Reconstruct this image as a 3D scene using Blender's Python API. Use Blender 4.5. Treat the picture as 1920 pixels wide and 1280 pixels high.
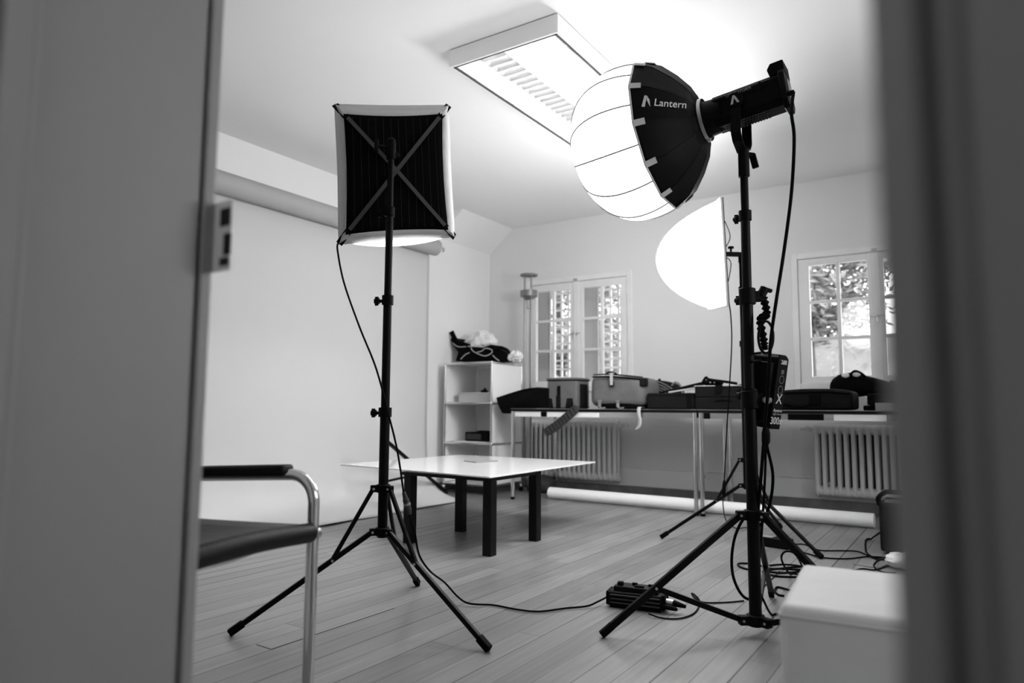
import bpy, math, random
import numpy as np
from mathutils import Vector, Matrix
random.seed(7)
for o in list(bpy.data.objects): bpy.data.objects.remove(o)
S = bpy.context.scene
COL = S.collection
# ------------------------------------------------------------------ camera
F_PX, TILT, ROLL, YAW = 1312.8, 0.0954477, 0.00632916, -0.579245
CAMZ = 0.74
cy, sy = math.cos(YAW), math.sin(YAW)
FW = Vector((sy*math.cos(TILT), cy*math.cos(TILT), math.sin(TILT)))
RT0 = Vector((cy, -sy, 0)); UP0 = RT0.cross(FW)
RT = RT0*math.cos(ROLL) + UP0*math.sin(ROLL)
UP = -RT0*math.sin(ROLL) + UP0*math.cos(ROLL)
CP = Vector((0, 0, CAMZ))
cam_d = bpy.data.cameras.new('camera'); cam = bpy.data.objects.new('camera', cam_d); COL.objects.link(cam)
cam_d.sensor_width = 36; cam_d.lens = F_PX/1920*36; cam_d.clip_start = .02
cam.matrix_world = Matrix.Translation(CP) @ Matrix((RT, UP, -FW)).transposed().to_4x4()
cam_d.dof.use_dof = True; cam_d.dof.focus_distance = 2.7; cam_d.dof.aperture_fstop = 2.2
S.camera = cam
# ------------------------------------------------------------------ view + world
S.view_settings.view_transform = 'Standard'; S.view_settings.look = 'None'
S.view_settings.gamma = 1; S.view_settings.use_curve_mapping = False
S.view_settings.exposure = 0.82
w = bpy.data.worlds.new('overcast_sky'); S.world = w; w.use_nodes = True
w.node_tree.nodes['Background'].inputs[0].default_value = (1, 1, 1, 1)
w.node_tree.nodes['Background'].inputs[1].default_value = 3.3
E_LANTERN, E_SOFT2, E_SOFT1, E_TUBE, E_HALL_FILL = 2.3, 15.0, 2.5, 105.0, 22.0

# ------------------------------------------------------------------ point helpers
def ray(px, py): return (px-960)/F_PX*RT - (py-640)/F_PX*UP + FW
def onz(px, py, z=0.0): d = ray(px, py); return CP + d*((z-CAMZ)/d.z)
def ony(px, py, y): d = ray(px, py); return CP + d*(y/d.y)
def onx(px, py, x): d = ray(px, py); return CP + d*(x/d.x)
def dep(px, py, t): return CP + ray(px, py)*t
V = Vector

# ------------------------------------------------------------------ materials
MATS = {}
def mat(name, v, rough=.6, metal=0.0, spec=.5, noise=None, bump=None, sheen=0):
    m = bpy.data.materials.new(name); m.use_nodes = True; nt = m.node_tree
    b = nt.nodes['Principled BSDF']; b.inputs['Base Color'].default_value = (v, v, v, 1)
    b.inputs['Roughness'].default_value = rough; b.inputs['Metallic'].default_value = metal
    b.inputs['Specular IOR Level'].default_value = spec
    if sheen: b.inputs['Sheen Weight'].default_value = sheen
    tc = nt.nodes.new('ShaderNodeTexCoord')
    if noise:                      # (scale, amount)
        n = nt.nodes.new('ShaderNodeTexNoise'); n.inputs['Scale'].default_value = noise[0]; n.inputs['Detail'].default_value = 4
        nt.links.new(tc.outputs['Object'], n.inputs['Vector'])
        r = nt.nodes.new('ShaderNodeMapRange'); r.inputs[1].default_value = .3; r.inputs[2].default_value = .7
        r.inputs[3].default_value = v*(1-noise[1]); r.inputs[4].default_value = v*(1+noise[1])
        nt.links.new(n.outputs[0], r.inputs[0]); nt.links.new(r.outputs[0], b.inputs['Base Color'])
    if bump:                       # (scale, strength)
        n = nt.nodes.new('ShaderNodeTexNoise'); n.inputs['Scale'].default_value = bump[0]; n.inputs['Detail'].default_value = 3
        nt.links.new(tc.outputs['Object'], n.inputs['Vector'])
        bp = nt.nodes.new('ShaderNodeBump'); bp.inputs['Strength'].default_value = bump[1]; bp.inputs['Distance'].default_value = .01
        nt.links.new(n.outputs[0], bp.inputs['Height']); nt.links.new(bp.outputs[0], b.inputs['Normal'])
    MATS[name] = m; return m
def emis(name, e, base=.8):
    m = mat(name, base, .7); b = m.node_tree.nodes['Principled BSDF']
    b.inputs['Emission Color'].default_value = (1, 1, 1, 1); b.inputs['Emission Strength'].default_value = e
    return m
mat('wall_paint_dimmed', .76, .85, noise=(1.5, .02), bump=(60, .04))  # wall paint darkened, weaker light on the back wall put into its colour
mat('wall_paint', .84, .85, noise=(1.5, .02), bump=(60, .04))
mat('ceiling_paint', .86, .9, noise=(1.2, .015))
mat('frame_paint_lit', .40, .5, noise=(3, .03), bump=(25, .04))  # frame paint copy lightened, light on the left jamb put into its colour
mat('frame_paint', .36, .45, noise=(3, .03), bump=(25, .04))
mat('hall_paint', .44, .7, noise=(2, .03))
mat('window_paint', .82, .4, noise=(8, .03))
mat('paper', .54, .8, noise=(2, .01))
mat('tube_paper', .88, .6, noise=(3, .03))
mat('radiator_paint', .88, .35)
mat('wood_skirting', .16, .5, noise=(9, .25))
mat('black_metal', .002, .45, 0, .10)
mat('black_plastic', .002, .55, 0, .08)
mat('rubber', .002, .7, 0, .06)
mat('chrome', .75, .12, 1)
mat('steel', .45, .3, 1)
mat('black_fabric', .003, .85, spec=.06, bump=(70, .35))
mat('panel_black', .001, .8, spec=.05, bump=(40, .2))
mat('strap_dark', .028, .7)
mat('rim_fabric', .50, .75, bump=(26, .5))
mat('skirt_fabric', .002, .6, spec=.12, bump=(9, .5))
mat('grey_canvas', .11, .8, noise=(14, .12), bump=(14, .4))
mat('dark_canvas', .006, .8, spec=.1, bump=(20, .4))
mat('leather', .006, .5, spec=.2, bump=(60, .12), noise=(8, .2))
mat('seat_leather', .045, .5, spec=.25, bump=(40, .15), noise=(6, .2))
mat('white_lacquer', .84, .3)
mat('glass_white', .86, .08, spec=.7)
mat('table_black', .002, .45, 0, .15)
mat('ottoman_fabric', .86, .9, bump=(9, .35), noise=(6, .04))
mat('white_mark', .75, .5)
mat('grey_mark', .25, .5)
mat('tab_grey', .62, .6)
mat('light_grey', .5, .6)
mat('mid_grey', .22, .6)
mat('plastic_film', .82, .25, bump=(30, 1.0))
mat('webbing', .42, .8, bump=(60, .4))
mat('leaf', .17, .7, noise=(1.3, .35))
mat('bark', .06, .9)
mat('ground', .45, .9, noise=(.7, .2))
mat('shutter', .45, .6)
mat('louver_metal', .50, .4, .1)
mat('rim_dark', .12, .4, .5)
mat('roll_grey', .36, .7, noise=(4, .03))
mat('lamp_metal', .26, .4, .7)
mat('panel_seam', .010, .8)
mat('seam', .12, .7)
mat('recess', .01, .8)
mat('dust_bag', .03, .7)
emis('lantern_glow', E_LANTERN); emis('soft_glow_far', E_SOFT2); emis('soft_glow_near', E_SOFT1)
emis('tube_glow', E_TUBE); emis('hall_fill_glow', E_HALL_FILL)
def glass():
    m = bpy.data.materials.new('window_glass'); m.use_nodes = True; nt = m.node_tree; nt.nodes.clear()
    o = nt.nodes.new('ShaderNodeOutputMaterial'); t = nt.nodes.new('ShaderNodeBsdfTransparent'); g = nt.nodes.new('ShaderNodeBsdfGlossy')
    g.inputs['Roughness'].default_value = .03; mx = nt.nodes.new('ShaderNodeMixShader'); mx.inputs[0].default_value = .06
    nt.links.new(t.outputs[0], mx.inputs[1]); nt.links.new(g.outputs[0], mx.inputs[2]); nt.links.new(mx.outputs[0], o.inputs[0])
    MATS['window_glass'] = m
glass()
def floor_mat():
    m = bpy.data.materials.new('oak_planks'); m.use_nodes = True; nt = m.node_tree; N = nt.nodes; L = nt.links
    b = N['Principled BSDF']
    def math_(op, a, b_=None, c=None):
        n = N.new('ShaderNodeMath'); n.operation = op
        for i, x in enumerate((a, b_, c)):
            if x is None: continue
            if isinstance(x, (int, float)): n.inputs[i].default_value = x
            else: L.new(x, n.inputs[i])
        return n.outputs[0]
    def rng(x, a, b_, c, d):
        n = N.new('ShaderNodeMapRange'); L.new(x, n.inputs[0])
        for i, q in enumerate((a, b_, c, d)): n.inputs[i+1].default_value = q
        return n.outputs[0]
    tc = N.new('ShaderNodeTexCoord'); sp = N.new('ShaderNodeSeparateXYZ'); L.new(tc.outputs['Object'], sp.inputs[0])
    X, Y = sp.outputs[0], sp.outputs[1]
    u = math_('DIVIDE', math_('ADD', X, .503+.0885*100), .0885)
    idx = math_('FLOOR', u); fr = math_('SUBTRACT', u, idx)
    wn = N.new('ShaderNodeTexWhiteNoise'); wn.noise_dimensions = '1D'; L.new(idx, wn.inputs['W'])
    yy = math_('DIVIDE', math_('ADD', Y, math_('MULTIPLY', wn.outputs['Value'], 2.4)), 2.4)
    iy = math_('FLOOR', yy); fy = math_('SUBTRACT', yy, iy)
    cb = N.new('ShaderNodeCombineXYZ'); L.new(idx, cb.inputs[0]); L.new(iy, cb.inputs[1])
    w2 = N.new('ShaderNodeTexWhiteNoise'); w2.noise_dimensions = '2D'; L.new(cb.outputs[0], w2.inputs['Vector'])
    # grain
    mp = N.new('ShaderNodeMapping'); mp.inputs['Scale'].default_value = (60, 2.5, 1); L.new(tc.outputs['Object'], mp.inputs[0])
    ad = N.new('ShaderNodeVectorMath'); ad.operation = 'ADD'; L.new(mp.outputs[0], ad.inputs[0])
    cb2 = N.new('ShaderNodeCombineXYZ'); L.new(math_('MULTIPLY', w2.outputs['Value'], 37), cb2.inputs[1]); L.new(cb2.outputs[0], ad.inputs[1])
    g = N.new('ShaderNodeTexNoise'); g.inputs['Scale'].default_value = 1; g.inputs['Detail'].default_value = 5; L.new(ad.outputs[0], g.inputs['Vector'])
    g2 = N.new('ShaderNodeTexNoise'); g2.inputs['Scale'].default_value = 2.2; g2.inputs['Detail'].default_value = 3; L.new(tc.outputs['Object'], g2.inputs['Vector'])
    tone = math_('MULTIPLY', rng(w2.outputs['Value'], 0, 1, .80, 1.18), math_('MULTIPLY', rng(g.outputs[0], .3, .7, .80, 1.15), rng(g2.outputs[0], .2, .8, .92, 1.08)))
    col = math_('MULTIPLY', tone, .19)
    # gaps
    d = math_('MINIMUM', fr, math_('SUBTRACT', 1, fr))
    near = math_('FLOOR', math_('ADD', u, .5))
    w3 = N.new('ShaderNodeTexWhiteNoise'); w3.noise_dimensions = '1D'; L.new(math_('ADD', near, .37), w3.inputs['W'])
    gw = rng(math_('POWER', w3.outputs['Value'], 3), 0, 1, .010, .036)
    gap = math_('LESS_THAN', d, gw)
    dy = math_('MINIMUM', fy, math_('SUBTRACT', 1, fy)); gy = math_('LESS_THAN', dy, .0004)
    gg = math_('MAXIMUM', gap, gy)
    mx = math_('MULTIPLY', col, math_('SUBTRACT', 1, math_('MULTIPLY', gg, .70)))
    L.new(mx, b.inputs['Base Color'])
    L.new(math_('ADD', rng(g2.outputs[0], .2, .8, .26, .36), math_('MULTIPLY', gg, .4)), b.inputs['Roughness'])
    b.inputs['Specular IOR Level'].default_value = .5
    bp = N.new('ShaderNodeBump'); bp.inputs['Strength'].default_value = .25; bp.inputs['Distance'].default_value = .002
    L.new(math_('SUBTRACT', math_('MULTIPLY', g.outputs[0], .3), gg), bp.inputs['Height']); L.new(bp.outputs[0], b.inputs['Normal'])
    MATS['oak_planks'] = m
floor_mat()

# ------------------------------------------------------------------ mesh helpers
def catmull(pts, n=6, closed=False):
    pts = [V(p) for p in pts]; out = []; k = len(pts)
    rngs = range(k if closed else k-1)
    for i in rngs:
        if closed: p0, p1, p2, p3 = pts[i-1], pts[i], pts[(i+1) % k], pts[(i+2) % k]
        else: p0, p1, p2, p3 = pts[max(i-1, 0)], pts[i], pts[i+1], pts[min(i+2, k-1)]
        for j in range(n):
            t = j/n
            out.append(.5*((2*p1)+(p2-p0)*t+(2*p0-5*p1+4*p2-p3)*t*t+(3*p1-p0-3*p2+p3)*t**3))
    if not closed: out.append(pts[-1])
    return out
class MB:
    def __init__(s): s.v = []; s.f = []
    def add(s, vs, fs):
        o = len(s.v); s.v += [V(p) for p in vs]; s.f += [tuple(i+o for i in f) for f in fs]; return s
    def box(s, lo, hi, M=None):
        x0, y0, z0 = lo; x1, y1, z1 = hi
        vs = [V(p) for p in ((x0,y0,z0),(x1,y0,z0),(x1,y1,z0),(x0,y1,z0),(x0,y0,z1),(x1,y0,z1),(x1,y1,z1),(x0,y1,z1))]
        if M is not None: vs = [M @ p for p in vs]
        return s.add(vs, [(0,3,2,1),(4,5,6,7),(0,1,5,4),(1,2,6,5),(2,3,7,6),(3,0,4,7)])
    def bar(s, p, q, w, h, up=(0, 0, 1)):
        p, q = V(p), V(q); d = (q-p).normalized(); u = V(up)
        if abs(d.dot(u)) > .97: u = V((1, 0, 0))
        r = d.cross(u).normalized(); u = r.cross(d)
        vs = []
        for c in (p, q):
            for a, b in ((-1,-1),(1,-1),(1,1),(-1,1)): vs.append(c+r*a*w/2+u*b*h/2)
        return s.add(vs, [(0,1,2,3),(7,6,5,4),(0,4,5,1),(1,5,6,2),(2,6,7,3),(3,7,4,0)])
    def tube(s, pts, r, n=10, cap=True, closed=False):
        pts = [V(p) for p in pts]; k = len(pts)
        rr = r if isinstance(r, (list, tuple)) else [r]*k
        T = []
        for i in range(k):
            a = pts[i-1] if (i or closed) else pts[0]; b = pts[(i+1) % k] if (i < k-1 or closed) else pts[-1]
            t = (b-a); T.append(t.normalized() if t.length > 1e-9 else V((0, 0, 1)))
        u = T[0].orthogonal().normalized(); vs = []
        for i in range(k):
            u = (u - T[i]*u.dot(T[i])); u = u.normalized() if u.length > 1e-6 else T[i].orthogonal().normalized()
            w_ = T[i].cross(u)
            for j in range(n):
                a = 2*math.pi*j/n; vs.append(pts[i]+(u*math.cos(a)+w_*math.sin(a))*rr[i])
        fs = []
        for i in range(k if closed else k-1):
            for j in range(n):
                a = i*n+j; b = i*n+(j+1) % n; i2 = (i+1) % k
                fs.append((a, b, i2*n+(j+1) % n, i2*n+j))
        if cap and not closed: fs += [tuple(reversed(range(n))), tuple(range((k-1)*n, k*n))]
        return s.add(vs, fs)
    def cyl(s, p, q, r, r2=None, n=16): return s.tube([p, q], [r, r if r2 is None else r2], n)
    def lathe(s, prof, n, M, capa=False, capb=False, rf=None):
        vs = []                            # prof: (t along +z local, radius)
        for (t, r) in prof:
            for j in range(n):
                a = 2*math.pi*j/n; q = r*(rf(a) if rf else 1); vs.append(M @ V((q*math.cos(a), q*math.sin(a), t)))
        fs = [(i*n+j, i*n+(j+1) % n, (i+1)*n+(j+1) % n, (i+1)*n+j) for i in range(len(prof)-1) for j in range(n)]
        if capa: fs.append(tuple(reversed(range(n))))
        if capb: fs.append(tuple(range((len(prof)-1)*n, len(prof)*n)))
        return s.add(vs, fs)
    def ball(s, c, r, n=12, sq=(1, 1, 1), rot=None):
        m = n//2; M = Matrix.Translation(V(c)) @ (rot.to_4x4() if rot else Matrix.Identity(4)) @ Matrix.Diagonal((*sq, 1))
        prof = [(-r*math.cos(math.pi*i/m), max(r*math.sin(math.pi*i/m), 1e-5)) for i in range(m+1)]
        return s.lathe(prof, n, M)
    def prism(s, poly, ext):               # poly: 3d points, ext: vector
        k = len(poly); e = V(ext); vs = [V(p) for p in poly]+[V(p)+e for p in poly]
        fs = [tuple(range(k)), tuple(reversed(range(k, 2*k)))]+[(i, i+k, (i+1) % k+k, (i+1) % k) for i in range(k)]
        return s.add(vs, fs)
    def grid(s, fn, nu, nv):
        vs = [fn(i/nu, j/nv) for i in range(nu+1) for j in range(nv+1)]
        fs = [(i*(nv+1)+j, (i+1)*(nv+1)+j, (i+1)*(nv+1)+j+1, i*(nv+1)+j+1) for i in range(nu) for j in range(nv)]
        return s.add(vs, fs)
    def build(s, name, m, parent=None, bevel=0, seg=2, smooth=True, solid=0, sub=0, ang=35):
        org = ORG[parent.name] if parent else s.org()
        me = bpy.data.meshes.new(name); me.from_pydata([tuple(p-org) for p in s.v], [], s.f)
        me.materials.append(MATS[m] if isinstance(m, str) else m)
        import bmesh
        bm = bmesh.new(); bm.from_mesh(me); bmesh.ops.recalc_face_normals(bm, faces=bm.faces); bm.to_mesh(me); bm.free()
        if smooth:
            me.shade_smooth(); me.set_sharp_from_angle(angle=math.radians(ang))
        o = bpy.data.objects.new(name, me); COL.objects.link(o); ORG[o.name] = org
        if parent: o.parent = parent
        else: o.location = org
        if sub: q = o.modifiers.new('sub', 'SUBSURF'); q.levels = q.render_levels = sub
        if solid: q = o.modifiers.new('solid', 'SOLIDIFY'); q.thickness = solid; q.offset = 0
        if bevel:
            q = o.modifiers.new('bevel', 'BEVEL'); q.width = bevel; q.segments = seg; q.limit_method = 'ANGLE'; q.angle_limit = math.radians(40)
        return o
    def org(s):
        c = sum(s.v, V())/len(s.v); return V((c.x, c.y, min(p.z for p in s.v)))
ORG = {}
def thing(name, label, cat, loc, group=None):
    o = bpy.data.objects.new(name, None); COL.objects.link(o); o.location = loc; o.empty_display_size = .05
    ORG[o.name] = V(loc); o['label'] = label; o['category'] = cat
    if group: o['group'] = group
    return o
def tag(o, label, cat, group=None):
    o['label'] = label; o['category'] = cat
    if group: o['group'] = group
    return o
def struct(o): o['kind'] = 'structure'; return o
def text_mesh(name, body, size, M, m, parent, shear=0, extrude=.0006, bold=0, align='CENTER'):
    c = bpy.data.curves.new('t', 'FONT'); c.body = body; c.size = size; c.extrude = extrude; c.shear = shear; c.offset = bold
    c.align_x = align; c.align_y = 'CENTER'
    t = bpy.data.objects.new('t', c); COL.objects.link(t)
    dg = bpy.context.evaluated_depsgraph_get(); dg.update(); me = bpy.data.meshes.new_from_object(t.evaluated_get(dg))
    bpy.data.objects.remove(t)
    me.transform(Matrix.Translation(-ORG[parent.name]) @ M); me.materials.clear(); me.materials.append(MATS[m]); me.name = name
    o = bpy.data.objects.new(name, me); COL.objects.link(o); o.parent = parent; ORG[o.name] = ORG[parent.name]; return o
def frame(o, x, y):                         # matrix with local x, y axes and origin o
    x = V(x).normalized(); z = x.cross(V(y)).normalized(); y = z.cross(x)
    return Matrix.Translation(V(o)) @ Matrix((x, y, z)).transposed().to_4x4()

# ------------------------------------------------------------------ room shell
XL, XR, YF, YB, ZC = -4.05, 1.3, .55, 5.77, 2.535
YH = .30                                   # hall side of the doorway wall
DX0, DX1, DZ = -.837, -.026, 2.06          # doorway opening
struct(MB().box((XL-.3, -1.7, -.12), (XR+.3, YB+.3, 0)).build('floor', 'oak_planks', smooth=False)); 
fl = bpy.data.objects['floor']; fl.location = (0, 0, 0); fl.data.transform(Matrix.Translation(ORG['floor'])); ORG['floor'] = V()
struct(MB().box((XL-.3, YH-.02, ZC), (XR+.3, YB+.3, ZC+.15)).build('ceiling', 'ceiling_paint', smooth=False))
struct(MB().box((XL-.25, YH, 0), (XL, YB, ZC)).build('wall_left', 'wall_paint', smooth=False))
wr = MB()
for y0_, y1_, z0_, z1_ in ((YH, 1.5, 0, ZC), (1.5, 3.7, 0, .9), (1.5, 3.7, 2.0, ZC), (3.7, YB, 0, ZC)): wr.box((XR, y0_, z0_), (XR+.25, y1_, z1_))  # middle opening is for the added fill window
struct(wr.build('wall_right', 'wall_paint', smooth=False))
wr = MB()
for y0_, y1_, z0_, z1_ in ((1.5, 1.58, .9, 2.0), (3.62, 3.7, .9, 2.0), (1.58, 3.62, .9, .98), (1.58, 3.62, 1.92, 2.0), (2.55, 2.65, .98, 1.92), (1.58, 3.62, 1.44, 1.465)): wr.box((XR+.02, y0_, z0_), (XR+.07, y1_, z1_))
r3 = struct(wr.build('window_3', 'window_paint', bevel=.003))  # unseen window, added to bring in fill daylight from the right
MB().box((XR+.042, 1.58, .98), (XR+.046, 3.62, 1.92)).build('pane', 'window_glass', r3, smooth=False)
# sloped cove at the far end of the left wall
cove = MB().prism([(XL, 4.93, 2.30), (XL, 4.93, ZC), (-3.77, 4.93, ZC), (-3.80, 4.93, 2.505), (-3.98, 4.93, 2.37)], (0, YB-4.93, 0))
struct(cove.build('trim_1', 'wall_paint'))
# back wall with two openings
W1 = (-3.60, -2.505, .92, 1.97); W2 = (-1.13, .02, .92, 1.955)
wb = MB(); yb2 = YB+.25
for x0, x1, z0, z1 in ((XL-.25, W1[0], 0, ZC), (W1[0], W1[1], 0, W1[2]), (W1[0], W1[1], W1[3], ZC), (W1[1], W2[0], 0, ZC),
                       (W2[0], W2[1], 0, W2[2]), (W2[0], W2[1], W2[3], ZC), (W2[1], XR+.25, 0, ZC)):
    wb.box((x0, YB, z0), (x1, yb2, z1))
struct(wb.build('wall_back', 'wall_paint_dimmed', smooth=False))
# doorway wall
wf = MB()
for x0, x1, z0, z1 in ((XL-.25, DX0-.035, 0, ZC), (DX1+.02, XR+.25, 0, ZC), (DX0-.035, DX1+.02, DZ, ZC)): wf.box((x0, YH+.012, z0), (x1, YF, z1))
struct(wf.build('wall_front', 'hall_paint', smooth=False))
ga, gb = onz(508, 1217), onz(740, 1140)
struct(MB().bar(ga+V((0, 0, .0002)), V((ga.x*.1+gb.x*.9-.0, gb.y, .0002)), .004, .0008).bar(onz(481, 1208, .0002), ga+V((0, 0, .0002)), .004, .0008).build('trim_7', 'recess', smooth=False))
# door frame: left lining with groove and beads
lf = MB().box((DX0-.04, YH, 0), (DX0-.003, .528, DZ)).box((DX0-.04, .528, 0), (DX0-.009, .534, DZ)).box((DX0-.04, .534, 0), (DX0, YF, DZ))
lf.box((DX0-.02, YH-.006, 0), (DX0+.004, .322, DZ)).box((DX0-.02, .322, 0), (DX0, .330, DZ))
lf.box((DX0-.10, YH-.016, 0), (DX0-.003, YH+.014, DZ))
struct(lf.build('trim_2', 'frame_paint_lit', bevel=.002))
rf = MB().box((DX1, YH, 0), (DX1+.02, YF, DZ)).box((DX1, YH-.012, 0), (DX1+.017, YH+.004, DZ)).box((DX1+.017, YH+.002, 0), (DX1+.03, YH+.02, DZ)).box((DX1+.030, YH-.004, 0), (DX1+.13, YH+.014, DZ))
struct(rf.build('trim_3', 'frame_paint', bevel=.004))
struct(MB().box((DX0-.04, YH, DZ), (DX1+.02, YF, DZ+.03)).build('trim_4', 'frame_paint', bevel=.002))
# hall behind the camera
hw = MB().box((-2.2, -1.7, 0), (-2.1, YH, ZC)); struct(hw.build('wall_hall_left', 'hall_paint', smooth=False))
struct(MB().box((1.5, -1.7, 0), (1.6, YH, ZC)).build('wall_hall_right', 'hall_paint', smooth=False))
struct(MB().box((-2.2, -1.8, 0), (1.6, -1.7, ZC)).build('wall_hall_back', 'hall_paint', smooth=False))
struct(MB().box((-2.2, -1.8, ZC), (1.6, YH-.02, ZC+.1)).build('ceiling_hall', 'hall_paint', smooth=False))
# skirting on the back wall and left wall
struct(MB().box((XL, YB-.018, 0), (XR, YB, .075)).build('baseboard_back', 'wood_skirting', bevel=.003))
struct(MB().box((XL, YB-.008, .075), (XR, YB, .225)).build('trim_5', 'wall_paint', bevel=.003))
struct(MB().box((XL, YF, 0), (XL+.018, YB-.02, .075)).build('baseboard_left', 'wood_skirting', bevel=.003))
# strike plate on the door frame
t = thing('strike_plate', 'worn metal strike plate with dark latch holes on the left door frame edge', 'strike plate', (DX0-.01, YF+.001, .915))
p0 = ony(404, 382, YF+.002); p1 = ony(432, 506, YF+.002)
MB().box((DX0-.03, YF, p1.z), (p1.x, YF+.0025, p0.z)).build('plate', 'window_paint', t, bevel=.001)
for a, b, c, d in ((413, 392, 430, 421), (419, 438, 430, 476), (411, 484, 427, 496)):
    q0 = ony(a, b, YF-.001); q1 = ony(c, d, YF-.001)
    MB().box((q0.x, YF-.0008, q1.z), (q1.x, YF+.001, q0.z)).build('latch_hole', 'recess', t)

# ------------------------------------------------------------------ windows
def window(n, x0, x1, z0, z1, gl, gz):
    fr = MB()
    # fixed casing, slightly proud of the wall
    c = .035
    for a in ((x0-.012, x0+c, z0-.02, z1+.012), (x1-c, x1+.012, z0-.02, z1+.012)): fr.box((a[0], YB-.012, a[2]), (a[1], YB+.06, a[3]))
    fr.box((x0+c, YB-.012, z1-c), (x1-c, YB+.06, z1+.012)); fr.box((x0+c, YB-.02, z0-.02), (x1-c, YB+.06, z0+c-.01))
    root = fr.build('window_%d' % n, 'window_paint', bevel=.004); root['kind'] = 'structure'
    zc0, zc1 = z0+c-.008, z1-c-.002
    bounds = [(x0+c+.002, (gl[0][1]+gl[1][0])/2-.001), ((gl[0][1]+gl[1][0])/2+.001, x1-c-.002)]
    for (g0, g1), (b0, b1) in zip(gl, bounds):
        s_ = MB(); ya, yb_ = YB+.004, YB+.044
        s_.box((b0, ya, zc0), (g0, yb_, zc1)).box((g1, ya, zc0), (b1, yb_, zc1)).box((g0, ya, zc0), (g1, yb_, gz[0])).box((g0, ya, gz[1]), (g1, yb_, zc1))
        gm = (g0+g1)/2; h = (gz[1]-gz[0])/3
        s_.box((gm-.014, ya+.004, gz[0]), (gm+.014, yb_-.004, gz[1]))
        for k in (1, 2): s_.box((g0, ya+.006, gz[0]+h*k-.012), (g1, yb_-.006, gz[0]+h*k+.012))
        sh = s_.build('sash', 'window_paint', root, bevel=.003)
        MB().box((g0, YB+.022, gz[0]), (g1, YB+.026, gz[1])).build('pane', 'window_glass', sh, smooth=False)
    xm = (gl[0][1]+gl[1][0])/2
    MB().box((xm-.028, YB-.008, zc0), (xm+.028, YB+.006, zc1)).build('meeting_strip', 'window_paint', root, bevel=.004)
    h_ = MB().cyl((xm, YB-.008, 1.44), (xm, YB-.04, 1.44), .012).cyl((xm, YB-.036, 1.47), (xm, YB-.036, 1.39), .007).bar((xm-.05, YB-.025, 1.44), (xm+.05, YB-.025, 1.44), .008, .008)
    h_.build('window_latch', 'steel', root)
    MB().box((xm-.02, YB-.02, z1-.03), (xm+.02, YB-.008, z1-.012)).cyl((xm, YB-.02, z1-.02), (xm, YB-.032, z1-.02), .009).build('top_catch', 'steel', root)
    for zz in (z0+.12, z1-.16):
        MB().cyl((x1-c, YB-.014, zz-.035), (x1-c, YB-.014, zz+.035), .005, n=8).build('hinge', 'window_paint', root)
    return root
window(1, W1[0], W1[1], W1[2], W1[3], ((-3.498, -3.122), (-2.992, -2.608)), (1.0, 1.866))
window(2, W2[0], W2[1], W2[2], W2[3], ((-1.013, -.605), (-.495, -.09)), (1.0, 1.866))

# ------------------------------------------------------------------ outside
struct(MB().box((-40, YB+.3, -3.2), (30, 60, -3)).build('trim_6', 'ground', smooth=False)).name = 'floor_garden'
for k, (x0, x1, lab) in enumerate(((-3.58, -3.40, 'grey open shutter leaf outside the left pane of the left window'), (-3.06, -2.885, 'grey open shutter leaf outside the right pane of the left window'))):
    t = thing('window_shutter', lab, 'shutter', (x0, YB+.10, .95))
    s_ = MB().box((x0, YB+.10, .95), (x1, YB+.13, 1.90)); s_.build('shutter_leaf', 'shutter', t)
    MB().box((x0+.03, YB+.094, 1.0), (x0+.04, YB+.10, 1.86)).box((x1-.04, YB+.094, 1.0), (x1-.03, YB+.10, 1.86)).build('groove_bead', 'shutter', t)
for k, (x0, x1, lab) in enumerate(((-3.385, -3.15, 'white square lattice outside the left half of the left window'), (-2.865, -2.62, 'white square lattice outside the right half of the left window'))):
    g = MB(); y = YB+.16; n = 3
    for i in range(n+1): xx = x0+(x1-x0)*i/n; g.box((xx-.009, y, .93), (xx+.009, y+.02, 1.95))
    zz = .96
    while zz < 1.95: g.box((x0, y+.001, zz-.008), (x1, y+.019, zz+.008)); zz += .082
    tag(g.build('window_lattice', 'window_paint'), lab, 'lattice')
def tree(x, y, r, h, zc, lab, n, lam='leaf'):
    t = thing('evergreen_tree', lab, 'tree', (x, y, -3), 'garden trees behind the windows')
    MB().tube([(x, y, -3), (x+.1, y, -1), (x, y, zc), (x, y, zc+h*.7)], [.16, .13, .10, .03], 10).build('trunk', 'bark', t)
    mb = MB(); vs = []; fs = []
    cl = []
    for i in range(int(n/90)):
        while True:
            p = V((random.uniform(-1, 1), random.uniform(-1, 1), random.uniform(-1, 1)))
            if p.length < 1: break
        cl.append(V((x+p.x*r, y+p.y*r, zc+p.z*h)))
    for c in cl:
        for k in range(90):
            p = c+V((random.gauss(0, .24), random.gauss(0, .24), random.gauss(0, .07)))
            a = V((random.gauss(0, 1), random.gauss(0, 1), random.gauss(0, .4))).normalized(); b = a.orthogonal().normalized()
            s1, s2 = random.uniform(.05, .10), random.uniform(.015, .03); o = len(vs)
            vs += [p-a*s1, p+b*s2, p+a*s1, p-b*s2]; fs.append((o, o+1, o+2, o+3))
    mb.add(vs, fs); f = mb.build('foliage', lam, t, smooth=False); f['kind'] = 'stuff'
tree(-5.4, 9.6, 1.3, 1.9, 1.6, 'feathery evergreen seen through the left window lattice', 12000)
tree(-1.9, 10.2, 1.4, 1.55, 3.25, 'feathery evergreen filling the upper left panes of the right window', 19000)
tree(.9, 11.4, 1.2, 1.6, 3.2, 'evergreen showing in the right-hand panes of the right window', 12000)
sh = thing('garden_hedge', 'pale hedge low behind the panes of the right window', 'hedge', (-1.5, 13, -3))
mb = MB(); vs = []; fs = []
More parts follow.
